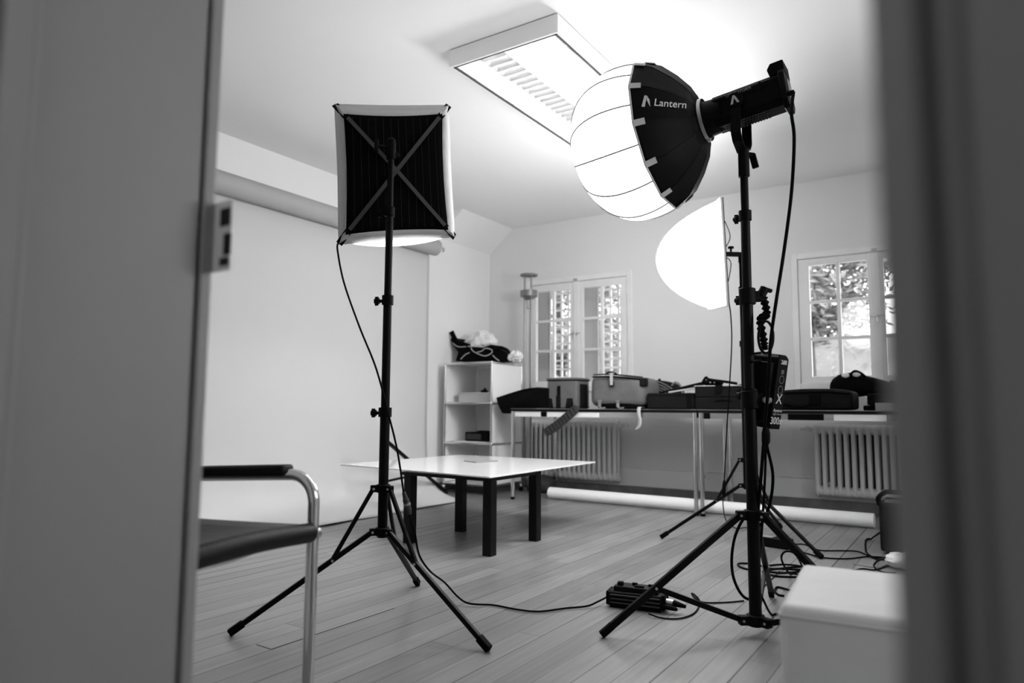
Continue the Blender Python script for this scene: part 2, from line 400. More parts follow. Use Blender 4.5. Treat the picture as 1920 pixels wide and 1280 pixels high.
for k in range(16000):
    p = V((random.uniform(-12, 3), 13+random.gauss(0, .3), random.uniform(-3, 2.2+random.gauss(0, .25))))
    a = V((random.gauss(0, 1), random.gauss(0, .4), random.gauss(0, 1))).normalized(); b = a.orthogonal().normalized(); s1 = random.uniform(.03, .06); o = len(vs)
    vs += [p-a*s1, p+b*s1*.5, p+a*s1, p-b*s1*.5]; fs.append((o, o+1, o+2, o+3))
mb.add(vs, fs); mat('pale_leaf', .25, .8, noise=(.8, .4)); f = mb.build('foliage', 'pale_leaf', sh, smooth=False); f['kind'] = 'stuff'
MB().box((-12, 12.9, -3), (3, 13.1, 2.0)).build('inner_mass', 'pale_leaf', sh)

# ------------------------------------------------------------------ ceiling light
cx0, cx1, cy0, cy1, cz = -2.112, -1.490, 2.640, 3.90, 2.441
t = thing('ceiling_light', 'rectangular white louvred fluorescent light fixed to the ceiling', 'ceiling light', ((cx0+cx1)/2, (cy0+cy1)/2, cz))
w_ = .012
MB().box((cx0, cy0, cz), (cx0+w_, cy1, ZC-.006)).box((cx1-w_, cy0, cz), (cx1, cy1, ZC-.006)).box((cx0+w_, cy0, cz), (cx1-w_, cy0+w_, ZC-.006)).box((cx0+w_, cy1-w_, cz), (cx1-w_, cy1, ZC-.006)).box((cx0+w_, cy0+w_, ZC-.02), (cx1-w_, cy1-w_, ZC-.006)).build('housing', 'white_lacquer', t)
MB().box((cx0+.01, cy0+.01, ZC-.006), (cx1-.01, cy1-.01, ZC-.0005)).build('mounting_gasket', 'mid_grey', t)
rm = MB(); a0, a1, b0, b1 = cx0+w_, cx1-w_, cy0+w_, cy1-w_
rm.box((a0, b0, cz+.001), (a0+.012, b1, cz+.006)).box((a1-.012, b0, cz+.001), (a1, b1, cz+.006)).box((a0, b0, cz+.001), (a1, b0+.012, cz+.006)).box((a0, b1-.012, cz+.001), (a1, b1, cz+.006)).build('louvre_rim', 'rim_dark', t)
a0 += .014; a1 -= .014; b0 += .014; b1 -= .014
nb = 4; bw = (a1-a0)/nb
for k in range(nb+1):
    x = a0+bw*k; x = min(max(x, a0+.006), a1-.006)
    MB().prism([(x-.008, b0, cz+.045), (x+.008, b0, cz+.045), (x+.002, b0, cz+.004), (x-.002, b0, cz+.004)], (0, b1-b0, 0)).build('louvre_divider', 'louver_metal', t)
for k in range(nb):
    g = MB(); nfin = 20
    for j in range(nfin):
        y = b0+(b1-b0)*(j+.5)/nfin
        g.prism([(a0+bw*k+.006, y-.010, cz+.040), (a0+bw*k+.006, y+.010, cz+.040), (a0+bw*k+.006, y+.0015, cz+.004), (a0+bw*k+.006, y-.0015, cz+.004)], (bw-.012, 0, 0))
    g.build('louvre_blades', 'louver_metal', t)
    xm = a0+bw*(k+.5)
    MB().cyl((xm, b0+.01, cz+.058), (xm, b1-.01, cz+.058), .013).build('fluorescent_tube', 'tube_glow' if k != 1 else 'mid_grey', t)

# ------------------------------------------------------------------ paper backdrop
yr = 4.60; yl = 1.84
t = thing('paper_backdrop', 'white seamless paper backdrop hanging from a roll along the left wall', 'backdrop', (-3.75, (yl+yr)/2, 0))
rc = V((-3.80, 0, 2.115)); rr_ = .07
MB().cyl((rc.x, yl, rc.z), (rc.x, yr, rc.z), rr_, n=40).build('paper_roll', 'roll_grey', t)
MB().cyl((rc.x, yl-.12, rc.z), (rc.x, yr+.10, rc.z), .02).build('crossbar', 'steel', t)
path = [(-3.872, 2.115), (-3.871, 2.06), (-3.870, 1.9), (-3.868, 1.2), (-3.866, .6), (-3.855, .35), (-3.825, .20), (-3.76, .10), (-3.67, .045), (-3.55, .015), (-3.48, .004), (-3.42, .003)]
pp = catmull([(a, 0, b) for a, b in path], 4)
def pf(u, v):
    q = pp[round(u*(len(pp)-1))]; y = yl+(yr-yl)*v; e = max(0, (u-.8)/.2)
    return V((q.x+.03*e*e*(v-.4)*-1+.006*math.sin(v*31)*e, y-.06*e*(v > .99)*0, q.z+(.004+.004*math.sin(v*17))*e))
MB().grid(pf, len(pp)-1, 60).build('paper_sheet', 'paper', t, solid=.001, ang=60)
for y in (yl-.06, yr+.05):
    MB().box((rc.x-.02, y-.012, rc.z-.03), (rc.x+.02, y+.012, rc.z+.05)).box((XL+.003, y-.02, rc.z+.03), (rc.x+.02, y+.02, rc.z+.05)).build('wall_bracket', 'white_lacquer', t)

# ------------------------------------------------------------------ light stands
def stand(lab, base, feet, ztop, hub_hi, hub_lo, mode, rads, zs, knobs, sc=1.0, legw=.014):
    bx, by = base; t = thing('light_stand', lab, 'light stand', (bx, by, 0))
    zz = [hub_lo-.02 if mode == 'fold' else .03]+zs+[ztop]
    for i in range(len(zz)-1):
        MB().cyl((bx, by, zz[i]), (bx, by, zz[i+1]), rads[i], n=18).build('pole_section', 'black_metal', t)
        if i:
            kd = V((math.cos(knobs), math.sin(knobs), 0)); r = rads[i-1]
            MB().cyl((bx, by, zz[i]-.022), (bx, by, zz[i]+.012), r*1.35, n=16).build('collar', 'black_plastic', t)
            k = MB(); c = V((bx, by, zz[i]-.008)); k.cyl(c, c+kd*(r+.022), .006, n=8); k.cyl(c+kd*(r+.016), c+kd*(r+.034), .012, .010, n=10); k.bar(c+kd*(r+.026)-V((0, 0, .016)), c+kd*(r+.026)+V((0, 0, .016)), .007, .012)
            k.build('knob', 'black_plastic', t)
    for z in (hub_hi, hub_lo):
        h = MB().cyl((bx, by, z-.014*sc), (bx, by, z+.014*sc), rads[0]*1.45, n=18)
        for f in feet:
            d = (V((f[0], f[1], 0))-V((bx, by, 0))).normalized(); c = V((bx, by, z)); h.bar(c, c+d*.045*sc, .022*sc, .024*sc)
        h.build('hub', 'black_plastic', t, bevel=.003)
        for f in feet:
            d = (V((f[0], f[1], 0))-V((bx, by, 0))).normalized(); sd = d.cross(V((0, 0, 1))); c = V((bx, by, z))+d*.036*sc
            MB().cyl(c-sd*.013*sc, c+sd*.013*sc, .0045, n=8).build('rivet', 'steel', t)
    for f in feet:
        F = V((f[0], f[1], .012)); d = (V((f[0], f[1], 0))-V((bx, by, 0))).normalized()
        A = V((bx, by, hub_lo if mode == 'fold' else hub_hi))+d*.036*sc
        lg = MB().bar(A, F, legw, legw*1.25); o = lg.build('leg', 'black_metal', t, bevel=.002)
        q = (A-F).normalized()
        ff = 1.5 if sc == 1 else 1.15; MB().bar(F+q*.045, F-q*.006, legw*ff, legw*ff*1.13).build('rubber_foot', 'rubber', o, bevel=.003)
        J = A.lerp(F, .30 if mode == 'fold' else .62)
        Bp = V((bx, by, hub_hi if mode == 'fold' else hub_lo))+d*.036*sc
        MB().bar(Bp, J, .011*sc, .014*sc).build('brace', 'black_metal', t, bevel=.001)
        sd = d.cross(V((0, 0, 1))); MB().cyl(J-sd*.011*sc, J+sd*.011*sc, .0045, n=8).build('rivet', 'steel', t)
    return t
LS = (-1.763, 1.866)
st1 = stand('black tripod light stand carrying the black-backed square softbox', LS, ((-2.047, 1.472), (-1.27, 1.819), (-1.973, 2.307)), 1.69, .455, .305, 'fold', [.0175, .0155, .0135, .0115], [.729, 1.135, 1.464], math.radians(205))
BS = (-.630, 2.445)
st2 = stand('large black tripod stand carrying the round lantern light', BS, ((-1.04, 2.14), (-.699, 2.963), (-.145, 2.243)), 1.60, .39, .05, 'spread', [.0205, .0185, .0160, .0135], [.80, 1.13, 1.42], math.radians(150), sc=1.25, legw=.018)
KS = (-1.10, 4.145)
st3 = stand('black tripod light stand behind the large one, carrying the glowing white dome softbox', KS, ((-1.527, 3.916), (-.664, 3.855), (-1.037, 4.68)), 1.655, .454, .309, 'fold', [.0165, .0145, .0125, .0105], [.80, 1.13, 1.45], math.radians(-20))

# half folded stand beside the backdrop
fs0 = V((-3.50, 3.70, 0))
t = thing('folded_light_stand', 'thin black light stand with splayed leg in front of the white paper backdrop', 'light stand', fs0)
ft = onz(838, 924, .01); top = dep(724, 826, 5.0); mid = dep(793, 887, 5.55); lo = dep(724, 902, 5.0)
MB().cyl((top.x, top.y, .012), (top.x, top.y, top.z+.05), .010).build('pole', 'black_metal', t)
MB().cyl((top.x, top.y, .0), (top.x, top.y, .02), .016).build('pole_foot', 'rubber', t)
MB().bar(top, ft, .022, .022).build('leg', 'black_metal', t, bevel=.002)
MB().bar(lo, mid, .012, .016).build('brace', 'black_metal', t)

# ------------------------------------------------------------------ near softbox (seen from its black back)
co = [V((-2.002, 1.799, 1.904)), V((-1.729, 2.162, 1.972)), V((-1.707, 2.185, 1.423)), V((-1.98, 1.822, 1.355))]   # TL TR BR BL
cc = sum(co, V())/4; nn = (co[1]-co[0]).cross(co[3]-co[0]).normalized()
if nn.x > 0: nn = -nn                      # points to the backdrop
back_off = -nn*.055
sb = thing('softbox', 'square softbox with black back panel, crossed straps and white rim, turned from the camera', 'softbox', (cc.x, cc.y, min(p.z for p in co)))
def onplane(px, py, P, n): d = ray(px, py); return CP+d*((P-CP).dot(n)/d.dot(n))
inn = [onplane(a, b, cc+back_off, nn) for a, b in ((644, 214), (829, 214), (840, 431), (648, 440))]; ci = sum(inn, V())/4; back_off = ci-cc
def edge_bow(a, b, c, amt, n=10): return [a.lerp(b, i/n)+(c-a.lerp(b, i/n)).normalized()*amt*math.sin(math.pi*i/n) for i in range(n)]
outp = []; inp = []
for i in range(4):
    outp += edge_bow(co[i], co[(i+1) % 4], cc, .004); inp += edge_bow(inn[i], inn[(i+1) % 4], cc+back_off, .010)
k = len(outp); m_ = []
mid_r = [(a.lerp(b, .5)-nn*(-.0)+nn*-.012) for a, b in zip(outp, inp)]
MB().add(outp+mid_r+inp, [(i, (i+1) % k, (i+1) % k+k, i+k) for i in range(k)]+[(i+k, (i+1) % k+k, (i+1) % k+2*k, i+2*k) for i in range(k)]).build('white_rim', 'rim_fabric', sb, solid=.003)
def sbb(u, v):
    a = inn[0].lerp(inn[1], u); b = inn[3].lerp(inn[2], u); p = a.lerp(b, v); q = 1-(2*u-1)**2*(2*v-1)**2
    return p+(cc+back_off-p)*.04*((1-(2*u-1)**2)*(2*v-1)**2+(1-(2*v-1)**2)*(2*u-1)**2) - nn*.002
pn = MB().grid(sbb, 16, 16).build('back_panel', 'panel_black', sb, solid=.004)
for k_ in range(1, 13):                       # quilting seams
    u = k_/13; MB().tube([sbb(u, .02+.96*j/8)-nn*.003 for j in range(9)], .0005, 5).build('stitched_seam', 'panel_seam', pn)
for a, b in ((0, 2), (1, 3)):
    p = inn[a].lerp(cc+back_off, .07)-nn*.010; q = inn[b].lerp(cc+back_off, .07)-nn*.010; m1 = (p+q)/2-nn*.012
    MB().bar(p, m1, .015, .002, up=nn).bar(m1, q, .015, .002, up=nn).build('strap', 'strap_dark', sb)
for i in range(4):
    p = inn[i]-nn*.004; q = co[i]
    MB().bar(p.lerp(cc+back_off, .05), q.lerp(p, .08), .026, .006, up=nn).build('corner_pocket', 'black_fabric', sb, bevel=.001)
def sbd(u, v):
    a = co[0].lerp(co[1], u); b = co[3].lerp(co[2], u); p = a.lerp(b, v)
    return cc+(p-cc)*.93+nn*.05*(1-(2*u-1)**2)**.7*(1-(2*v-1)**2)**.7+V((0, 0, -.040))*(1-(2*u-1)**2)**.6*max(0, 2*v-1)**2
MB().grid(sbd, 16, 16).build('diffuser', 'soft_glow_near', sb, ang=60)
ptop = V((LS[0], LS[1], 1.69)); hc = (cc+back_off-nn*.02); hc.z = 1.70
br = MB().cyl(ptop+V((0, 0, -.03)), ptop+V((0, 0, .03)), .017).cyl(ptop+V((0, 0, .012)), hc+nn*.0, .010).ball(ptop+V((0, 0, .035)), .017)
br.build('tilt_bracket', 'black_plastic', sb)
sd = nn.cross(V((0, 0, 1))).normalized(); kd = sd if sd.dot(RT) < 0 else -sd
MB().cyl(ptop+V((0, 0, .012)), ptop+kd*.055+V((0, 0, .012)), .007).bar(ptop+kd*.055+V((0, 0, -.012)), ptop+kd*.055+V((0, 0, .036)), .010, .016).build('lever_knob', 'black_plastic', sb, bevel=.003)
MB().cyl(ptop-V((0, 0, .018)), ptop-kd*.035-V((0, 0, .018)), .007).build('lock_screw', 'black_plastic', sb)

# ------------------------------------------------------------------ lantern light
def zat(P, px, py):
    d = ray(px, py); return CP + d*(math.hypot(P[0], P[1])/math.hypot(d.x, d.y))
piv = zat(BS, 1389, 202)
ax = (-.846*RT - .181*UP + .538*FW).normalized()
side = ax.cross(V((0, 0, 1))).normalized()          # horizontal, perpendicular to the axis
upv = side.cross(ax).normalized()
if upv.z < 0: upv = -upv
if side.dot(FW) > 0: side = -side                   # side points towards the camera
def AX(t_, s_=0, u_=0): return piv+ax*t_+side*s_+upv*u_
_y = ax.cross(side); SG = 1 if _y.z > 0 else -1
MA = Matrix.Translation(piv) @ Matrix((side, _y, ax)).transposed().to_4x4() @ Matrix.Rotation(SG*math.radians(19.5), 4, 'Z')   # local z = axis
lamp = thing('spotlight', 'black LED studio light head on its yoke atop the large tripod stand', 'studio light', (BS[0], BS[1], 1.6))
def octo(hw, hh, ch): return [(-hw+ch, -hh), (hw-ch, -hh), (hw, -hh+ch), (hw, hh-ch), (hw-ch, hh), (-hw+ch, hh), (-hw, hh-ch), (-hw, -hh+ch)]
def oct_prism(mb, t0, t1, hw, hh, ch, h2=None, w2=None):
    o0 = octo(hw, hh, ch); o1 = octo(w2 or hw, h2 or hh, ch)
    vs = [AX(t0, a, b) for a, b in o0]+[AX(t1, a, b) for a, b in o1]
    return mb.add(vs, [tuple(range(8)), tuple(reversed(range(8, 16)))]+[(i, (i+1) % 8, (i+1) % 8+8, i+8) for i in range(8)])
oct_prism(MB(), -.148, .085, .052, .057, .018).build('housing', 'black_plastic', lamp, bevel=.002)
oct_prism(MB(), -.166, -.146, .060, .072, .024).build('rear_panel', 'black_metal', lamp, bevel=.003)
rp = MB(); rp.box((-.030, -.035, 0), (.030, .035, .003), frame(AX(-.1665), side, upv) @ Matrix.Rotation(math.pi, 4, 'X')); rp.build('display', 'mid_grey', lamp)
oct_prism(MB(), -.160, -.118, .030, .010, .004).build('spacer', 'black_plastic', lamp)
hd = MB().prism([AX(-.118, -.045, .052), AX(-.168, -.045, .052), AX(-.168, -.045, .098), AX(-.125, -.045, .098), AX(-.112, -.045, .080)], side*.09); hd.build('rear_handle', 'black_plastic', lamp, bevel=.004)
MB().cyl(AX(.08), AX(.128), .062, .066, n=32).cyl(AX(.060), AX(.082), .056, .062, n=32).build('mount_barrel', 'black_metal', lamp)
MB().lathe([(.122, .078), (.134, .080), (.138, .074), (.130, .066)], 40, MA).build('speed_ring', 'steel', lamp)
vb = MB()
for i in range(14):
    x = -.10+.012*i; vb.bar(AX(x, .053, .030), AX(x+.008, .053, .016), .004, .002, up=side)
vb.build('cooling_fins', 'black_metal', lamp)
gr = MB()
for i in range(15):
    for j in range(4):
        gr.cyl(AX(-.085+.010*i+(j % 2)*.005, -.03+.02*j, -.0575), AX(-.085+.010*i+(j % 2)*.005, -.03+.02*j, -.0595), .0035, n=6)
gr.build('vent_grille', 'strap_dark', lamp)
for x, u in ((.055, .028), (.055, -.018), (-.085, .040), (-.085, .015)): MB().cyl(AX(x, .052, u), AX(x, .0545, u), .004, n=8).build('screw', 'rubber', lamp)
# yoke
yb_ = V((BS[0], BS[1], 1.66)); hside = side
for s_, nm in ((.072, 'near'), (-.072, 'far')):
    pv = AX(0, s_, 0); lowz = piv.z-.150
    pts = [pv, V((pv.x, pv.y, lowz+.035)), V((pv.x, pv.y, lowz+.012))-side*(s_*.25), V((piv.x, piv.y, lowz-.012))]
    y_ = MB()
    for a, b in zip(pts, pts[1:]): y_.bar(a, b, .034, .006, up=side)
    y_.build('yoke_arm', 'black_metal', lamp, bevel=.001)
    MB().cyl(AX(0, s_*.8, 0), AX(0, s_*1.12, 0), .026, n=24).build('pivot_disc', 'black_plastic', lamp, bevel=.002)
MB().cyl((BS[0], BS[1], 1.555), (BS[0], BS[1], piv.z-.155), .019).build('stand_socket', 'black_metal', lamp)
lk = MB(); c = V((BS[0], BS[1], piv.z-.17)); lk.bar(c, c+RT*.035-V((0, 0, .005)), .016, .016).bar(c+RT*.03, c+RT*.042-V((0, 0, .05)), .014, .022); lk.build('lock_lever', 'black_plastic', lamp, bevel=.002)
def logo(M, s, m, parent):                   # open triangle mark: two slanted strokes
    g = MB()
    for poly in ([(-.5, -.5), (-.22, -.5), (.06, .5), (-.14, .5)], [(.02, .12), (.16, .5), (.06, .5), (.5, -.5), (.24, -.5), (-.02, .02)][0:0] or [(.06, .5), (.22, .22), (.52, -.5), (.26, -.5), (.0, .12)]):
        g.prism([M @ V((a*s, b*s, 0)) for a, b in poly], (M.to_3x3() @ V((0, 0, .0008))))
    return g.build('emblem', m, parent)
logo(frame(AX(0, .0815, 0), -ax, upv), .030, 'light_grey', lamp)
text_mesh('lettering', 'LIGHT STORM', .014, frame(AX(-.01, .0528, .034), -ax, upv), 'grey_mark', lamp)
MB().cyl(AX(-.150, .05, -.03), AX(-.185, .058, -.038), .009).build('power_plug', 'black_plastic', lamp)

lan = thing('lantern_softbox', 'big glowing round lantern softbox with black skirt fixed to the LED light', 'softbox', AX(.3))
NG = 12; R_, T0 = .262, .290
ph0 = math.pi/NG
def gore(a): a = (a) % (2*math.pi/NG)-math.pi/NG; return 1-.006*(1-(a*NG/math.pi)**2)*-1-.0
prof = []
for i in range(19):
    s_ = i/18; th = math.radians(-24+ (114)*s_)      # superellipse-like dome
    prof.append((T0+.120+.220*math.sin(th) if th > 0 else T0+.120+.275*math.sin(th), max(.290*math.cos(th)**.85, .0005)))
MB().lathe(prof, 72, MA, rf=lambda a: 1-.012*abs(math.sin(a*NG/2))).build('glowing_dome', 'lantern_glow', lan, ang=80)
for k_ in range(NG):
    a = 2*math.pi*(k_+.5)/NG
    pts = [MA @ V((r*1.0035*math.cos(a), r*1.0035*math.sin(a), tt)) for tt, r in prof[:-1]]
    MB().tube(pts, .0026, 6).build('panel_seam', 'seam', lan)
skp = [(T0+.012, R_*1.055), (T0, R_*1.03), (T0-.045, R_*.93), (T0-.095, R_*.72), (T0-.135, R_*.50), (.136, .072)]
RFN = lambda a: math.cos(math.pi/NG)/math.cos(((a) % (2*math.pi/NG))-math.pi/NG)+.012
sk = MB().lathe(skp, 72, MA, rf=RFN).build('skirt', 'skirt_fabric', lan, solid=.002, ang=20)
for k_ in range(NG):
    a = 2*math.pi*k_/NG
    MB().tube([MA @ V((r*1.018*math.cos(a), r*1.018*math.sin(a), tt)) for tt, r in skp], .0016, 6).build('rib_seam', 'skirt_fabric', lan)
    p = MA @ V((R_*1.075*math.cos(a), R_*1.075*math.sin(a), T0+.010)); q = MA @ V((R_*1.01*math.cos(a), R_*1.01*math.sin(a), T0-.026)); nr = (MA.to_3x3() @ V((math.cos(a), math.sin(a), .2)))
    MB().bar(p, q, .022, .003, up=nr).build('fastening_tab', 'tab_grey', lan)
MB().tube([MA @ V((RFN(2*math.pi*j/72)*R_*1.055*math.cos(2*math.pi*j/72), RFN(2*math.pi*j/72)*R_*1.055*math.sin(2*math.pi*j/72), T0+.012)) for j in range(72)], .0038, 8, closed=True).build('rim_piping', 'tab_grey', lan)
# lettering on the skirt panel that faces the room
a = -SG*math.radians(15); rad = (MA.to_3x3() @ V((math.cos(a), math.sin(a), 0))).normalized()
f_ = math.cos(math.pi/NG)+.012
P1 = piv+ax*(T0-.0)+rad*R_*f_; P2 = piv+ax*(T0-.045)+rad*R_*.93*f_; P3 = piv+ax*(T0-.095)+rad*R_*.72*f_
em = (P3-P2).normalized(); ec = rad.cross(em); ec = ec if ec.z > 0 else -ec
en = em.cross(ec); en = en if en.dot(rad) > 0 else -en
P4 = piv+ax*(T0-.135)+rad*R_*.50*f_
def onsk(s_, c): # along the meridian from the rim
    L1 = (P2-P1).length
    return (P1.lerp(P2, s_/L1) if s_ < L1 else P2+(P3-P2).normalized()*(s_-L1))+ec*c+en*.004
Mt = frame(onsk(.060, 0)+en*.002, em, ec)
logo(frame(onsk(.036, .008)+en*.004, em, ec), .044, 'light_grey', lan)
text_mesh('lettering', 'Lantern', .040, frame(onsk(.121, .000)+en*.0035, em, ec), 'white_mark', lan, shear=.25)

# ------------------------------------------------------------------ control box on the large stand
tl, tr, bl, br_ = V((-.605, 2.400, .945)), V((-.49, 2.47, .935)), V((-.63, 2.40, .700)), V((-.53, 2.47, .685))
cb = thing('control_box', 'black power control box marked 300x clamped to the large tripod stand', 'control box', (-.55, 2.42, .68))
zc_top = (dep(1462, 664, 2.36)); zc_bot = dep(1443, 804, 2.36)
uz = (zc_top-zc_bot).normalized(); fx = (.30*RT*1.0+.0*FW)
front = (-FW*.80+RT*.60); front = (front-uz*front.dot(uz)).normalized()      # lettered narrow face
wide = uz.cross(front).normalized()
if wide.dot(RT) > 0: wide = -wide                                              # runs from the lettered face to the left
Hb = (zc_top-zc_bot).length
# lettered face spans px 1446..1475 (bottom) / 1465..1490 (top)
wf_ = .060; dfc = .105
def CB(a, b, c): return zc_bot+wide*a*1.0+front*b+uz*c   # a: leftwards-depth, b: out of lettered face
# body: lettered face in plane b=0, width wf_ runs along -wide, depth runs to -front
ch = .014
o_ = [(0, -ch), (ch*0, 0), (-wf_, 0), (-wf_, -dfc), (0, -dfc)]
cbm = MB(); poly = [CB(.0, -.0, 0), CB(-wf_, 0, 0), CB(-wf_, -dfc, 0), CB(0, -dfc, 0)]
cbm.prism(poly, uz*(Hb-.012))
tp = [CB(0, 0, Hb-.012), CB(-wf_, 0, Hb-.012), CB(-wf_, -dfc, Hb-.012), CB(0, -dfc, Hb-.012)]
tq = [CB(-.010, -.006, Hb), CB(-wf_+.010, -.006, Hb), CB(-wf_+.010, -dfc+.006, Hb), CB(-.010, -dfc+.006, Hb)]
cbm.add(tp+tq, [(4, 5, 6, 7)]+[(i, (i+1) % 4, (i+1) % 4+4, i+4) for i in range(4)])
cbm.build('housing', 'black_plastic', cb, bevel=.003)
sp_ = MB().prism([CB(0, -.012, .02), CB(0, -dfc+.012, .02), CB(0, -dfc+.012, Hb-.03), CB(0, -.012, Hb-.03)], wide*.020); sp_.build('side_plate', 'black_metal', cb, bevel=.004)
FM = lambda c, s_=0: frame(CB(-wf_/2+s_, .0012, c), -wide, uz)
text_mesh('lettering', '300x', .034, FM(.028), 'light_grey', cb, bold=.0004)
text_mesh('lettering', 'Light Storm', .0105, FM(.052), 'grey_mark', cb)
text_mesh('lettering', 'Aputure', .015, FM(.064), 'light_grey', cb, shear=.15)
text_mesh('lettering', 'X', .050, FM(.102), 'light_grey', cb, extrude=.0004)
for cz_ in (.135, .170):
    MB().tube([FM(cz_) @ V((.013*math.cos(j*math.pi/12), .013*math.sin(j*math.pi/12), 0)) for j in range(24)], .0008, 5, closed=True).build('dial_mark', 'grey_mark', cb)
text_mesh('lettering', '||||', .016, FM(.197), 'grey_mark', cb)
dm = MB()
for r_ in range(3):
    for c_ in range(7):
        if random.random() < .75: dm.box((-.016+c_*.0048, r_*.005, 0), (-.012+c_*.0048, r_*.005+.004, .0006), FM(.222))
dm.build('label_print', 'light_grey', cb)
# clamp strap from the stand to the box
c0 = V((BS[0], BS[1], 1.13))
cl = MB().cyl(c0-V((0, 0, .028)), c0+V((0, 0, .028)), .028, n=20); cl.bar(c0, c0+RT*.060, .026, .036); cl.build('pole_clamp', 'black_plastic', cb, bevel=.003)
MB().cyl(c0+RT*.045+V((0, 0, .0)), c0+RT*.062+V((0, 0, .03)), .016).bar(c0+RT*.05+V((0, 0, .03)), c0+RT*.085+V((0, 0, .018)), .016, .012).build('clamp_lever', 'black_plastic', cb, bevel=.002)
wp = catmull([c0+RT*.055, c0+RT*.065-V((0, 0, .06)), dep(1426, 600, 2.38), dep(1432, 640, 2.37), dep(1434, 656, 2.37)], 16)
MB().tube(wp, [.012+.0025*(1 if (i//2) % 2 else -1) for i in range(len(wp))], 10).build('braided_strap', 'black_fabric', cb)
ring = [dep(1436+14*math.cos(x), 632+30*math.sin(x), 2.36) for x in [j*math.pi/12 for j in range(24)]]
MB().tube(ring, .0045, 6, closed=True).build('hanging_ring', 'black_metal', cb)
c1 = V((BS[0], BS[1], .775))
MB().cyl(c1-V((0, 0, .030)), c1+V((0, 0, .030)), .030, n=20).bar(c1, c1+RT*.07, .03, .045).build('lower_clamp', 'black_plastic', cb, bevel=.003)
MB().cyl(c1+RT*.045-FW*.02, c1+RT*.045-FW*.040, .011).cyl(c1+RT*.04-FW*.02, c1+RT*.065-FW*.02, .009).build('clamp_knob', 'mid_grey', cb)
for y_ in (663, 678): MB().cyl(dep(1410, y_, 2.37), dep(1426, y_-2, 2.40), .004, n=8).build('side_knob', 'black_plastic', cb)

# ------------------------------------------------------------------ far dome softbox
dsb = V(RT*1.0); P0 = dep(1343, 477, 4.13)
rth = RT.copy(); rth.z = 0; rth.normalize(); fwh = FW.copy(); fwh.z = 0; fwh.normalize()
wd = (fwh*.99+rth*.13).normalized(); nd = (-rth*.99+fwh*.13).normalized()
rollm = Matrix.Rotation(math.radians(5), 3, nd); wv = rollm @ wd
if wv.z < 0: wv = Matrix.Rotation(math.radians(-5), 3, nd) @ wd
uv = V((0, 0, 1))
nb_ = dep(1364, 572, 3.84); nt_ = dep(1352, 370, 3.84); fb_ = dep(1328, 579, 4.42)
ft_ = nt_+(fb_-nb_)
fc = (nb_+nt_+fb_+ft_)/4
nd = (nt_-nb_).cross(fb_-nb_).normalized(); nd = nd if nd.dot(RT) < 0 else -nd
ds = thing('dome_softbox', 'glowing white square softbox with bulging front, seen side-on behind the lantern', 'softbox', (fc.x, fc.y, min(nb_.z, fb_.z)))
def dome(u, v):
    p = nb_.lerp(nt_, v).lerp(fb_.lerp(ft_, v), u)
    a = 1-abs(2*u-1)**2.2; b = 1-abs(2*v-1)**2.0
    return p+nd*.335*(max(a, 0)**.75*max(b, 0)**.72)
MB().grid(dome, 24, 32).build('glowing_front', 'soft_glow_far', ds, ang=80)
def fbk(u, v):
    p = nb_.lerp(nt_, v).lerp(fb_.lerp(ft_, v), u); return p-nd*(.010+.012*(1-(2*u-1)**2)*(1-(2*v-1)**2))
MB().grid(fbk, 10, 10).build('back_panel', 'black_fabric', ds, solid=.004)
q = [nb_, nt_, ft_, fb_]
rimp = []
for i in range(4): rimp += [q[i].lerp(q[(i+1) % 4], j/6) for j in range(6)]
MB().tube(rimp, .007, 8, closed=True).build('white_rim', 'rim_fabric', ds)
kt = V((KS[0], KS[1], 1.655)); bc = fc-nd*.02; bc.z = 1.655
mm = MB().bar(kt, bc, .022, .026).cyl(kt-V((0, 0, .05)), kt+V((0, 0, .012)), .014)
mm.build('mount_arm', 'black_metal', ds, bevel=.002)
kk = kt.lerp(bc, .42); MB().cyl(kk, kk+V((0, 0, .04)), .006).cyl(kk+V((0, 0, .034)), kk+V((0, 0, .046)), .018, n=8).build('knob', 'black_plastic', ds, bevel=.002)
e = nb_.lerp(nt_, .7)-nd*.0; MB().tube(catmull([nb_.lerp(nt_, .78)-nd*.012, fc-nd*.055+wd*-.22+V((0, 0, .06)), bc-nd*.03, fc-nd*.055+wd*-.22-V((0, 0, .08)), nb_.lerp(nt_, .22)-nd*.012], 8), .0025, 6).build('tension_cord', 'rubber', ds)

# ------------------------------------------------------------------ coffee table
t = thing('coffee_table', 'low square table with white glass top overhanging a small black frame', 'coffee table', (-2.34, 3.2, 0))
a_, b_, c_, d_ = V((-2.045, 2.93, .398)), V((-3.22, 3.03, .398)), V((-3.185, 4.18, .398)), V((-2.075, 4.18, .398))
MB().prism([p-V((0, 0, .008)) for p in (a_, b_, c_, d_)], (0, 0, .008)).build('glass_top', 'glass_white', t, bevel=.001)
L4 = [(-2.075, 2.975), (-2.095, 3.45), (-2.63, 3.00), (-2.62, 3.45)]
MB().box((-2.655, 2.945, .372), (-2.047, 2.985, .3895)).box((-2.655, 3.43, .372), (-2.065, 3.47, .3895)).box((-2.655, 2.985, .372), (-2.615, 3.43, .3895)).box((-2.105, 2.985, .372), (-2.055, 3.43, .3895)).build('frame', 'table_black', t)
for x, y in L4: MB().box((x-.026, y-.026, 0), (x+.026, y+.026, .372)).build('leg', 'table_black', t, bevel=.002)
tb = MB().prism([(-2.76, 3.66, .399), (-2.62, 3.60, .399), (-2.58, 3.79, .399), (-2.775, 3.88, .399)], (0, 0, .006)).build('tablet', 'mid_grey', bevel=.001)
tag(tb, 'thin dark grey tablet lying on the white glass coffee table', 'tablet')

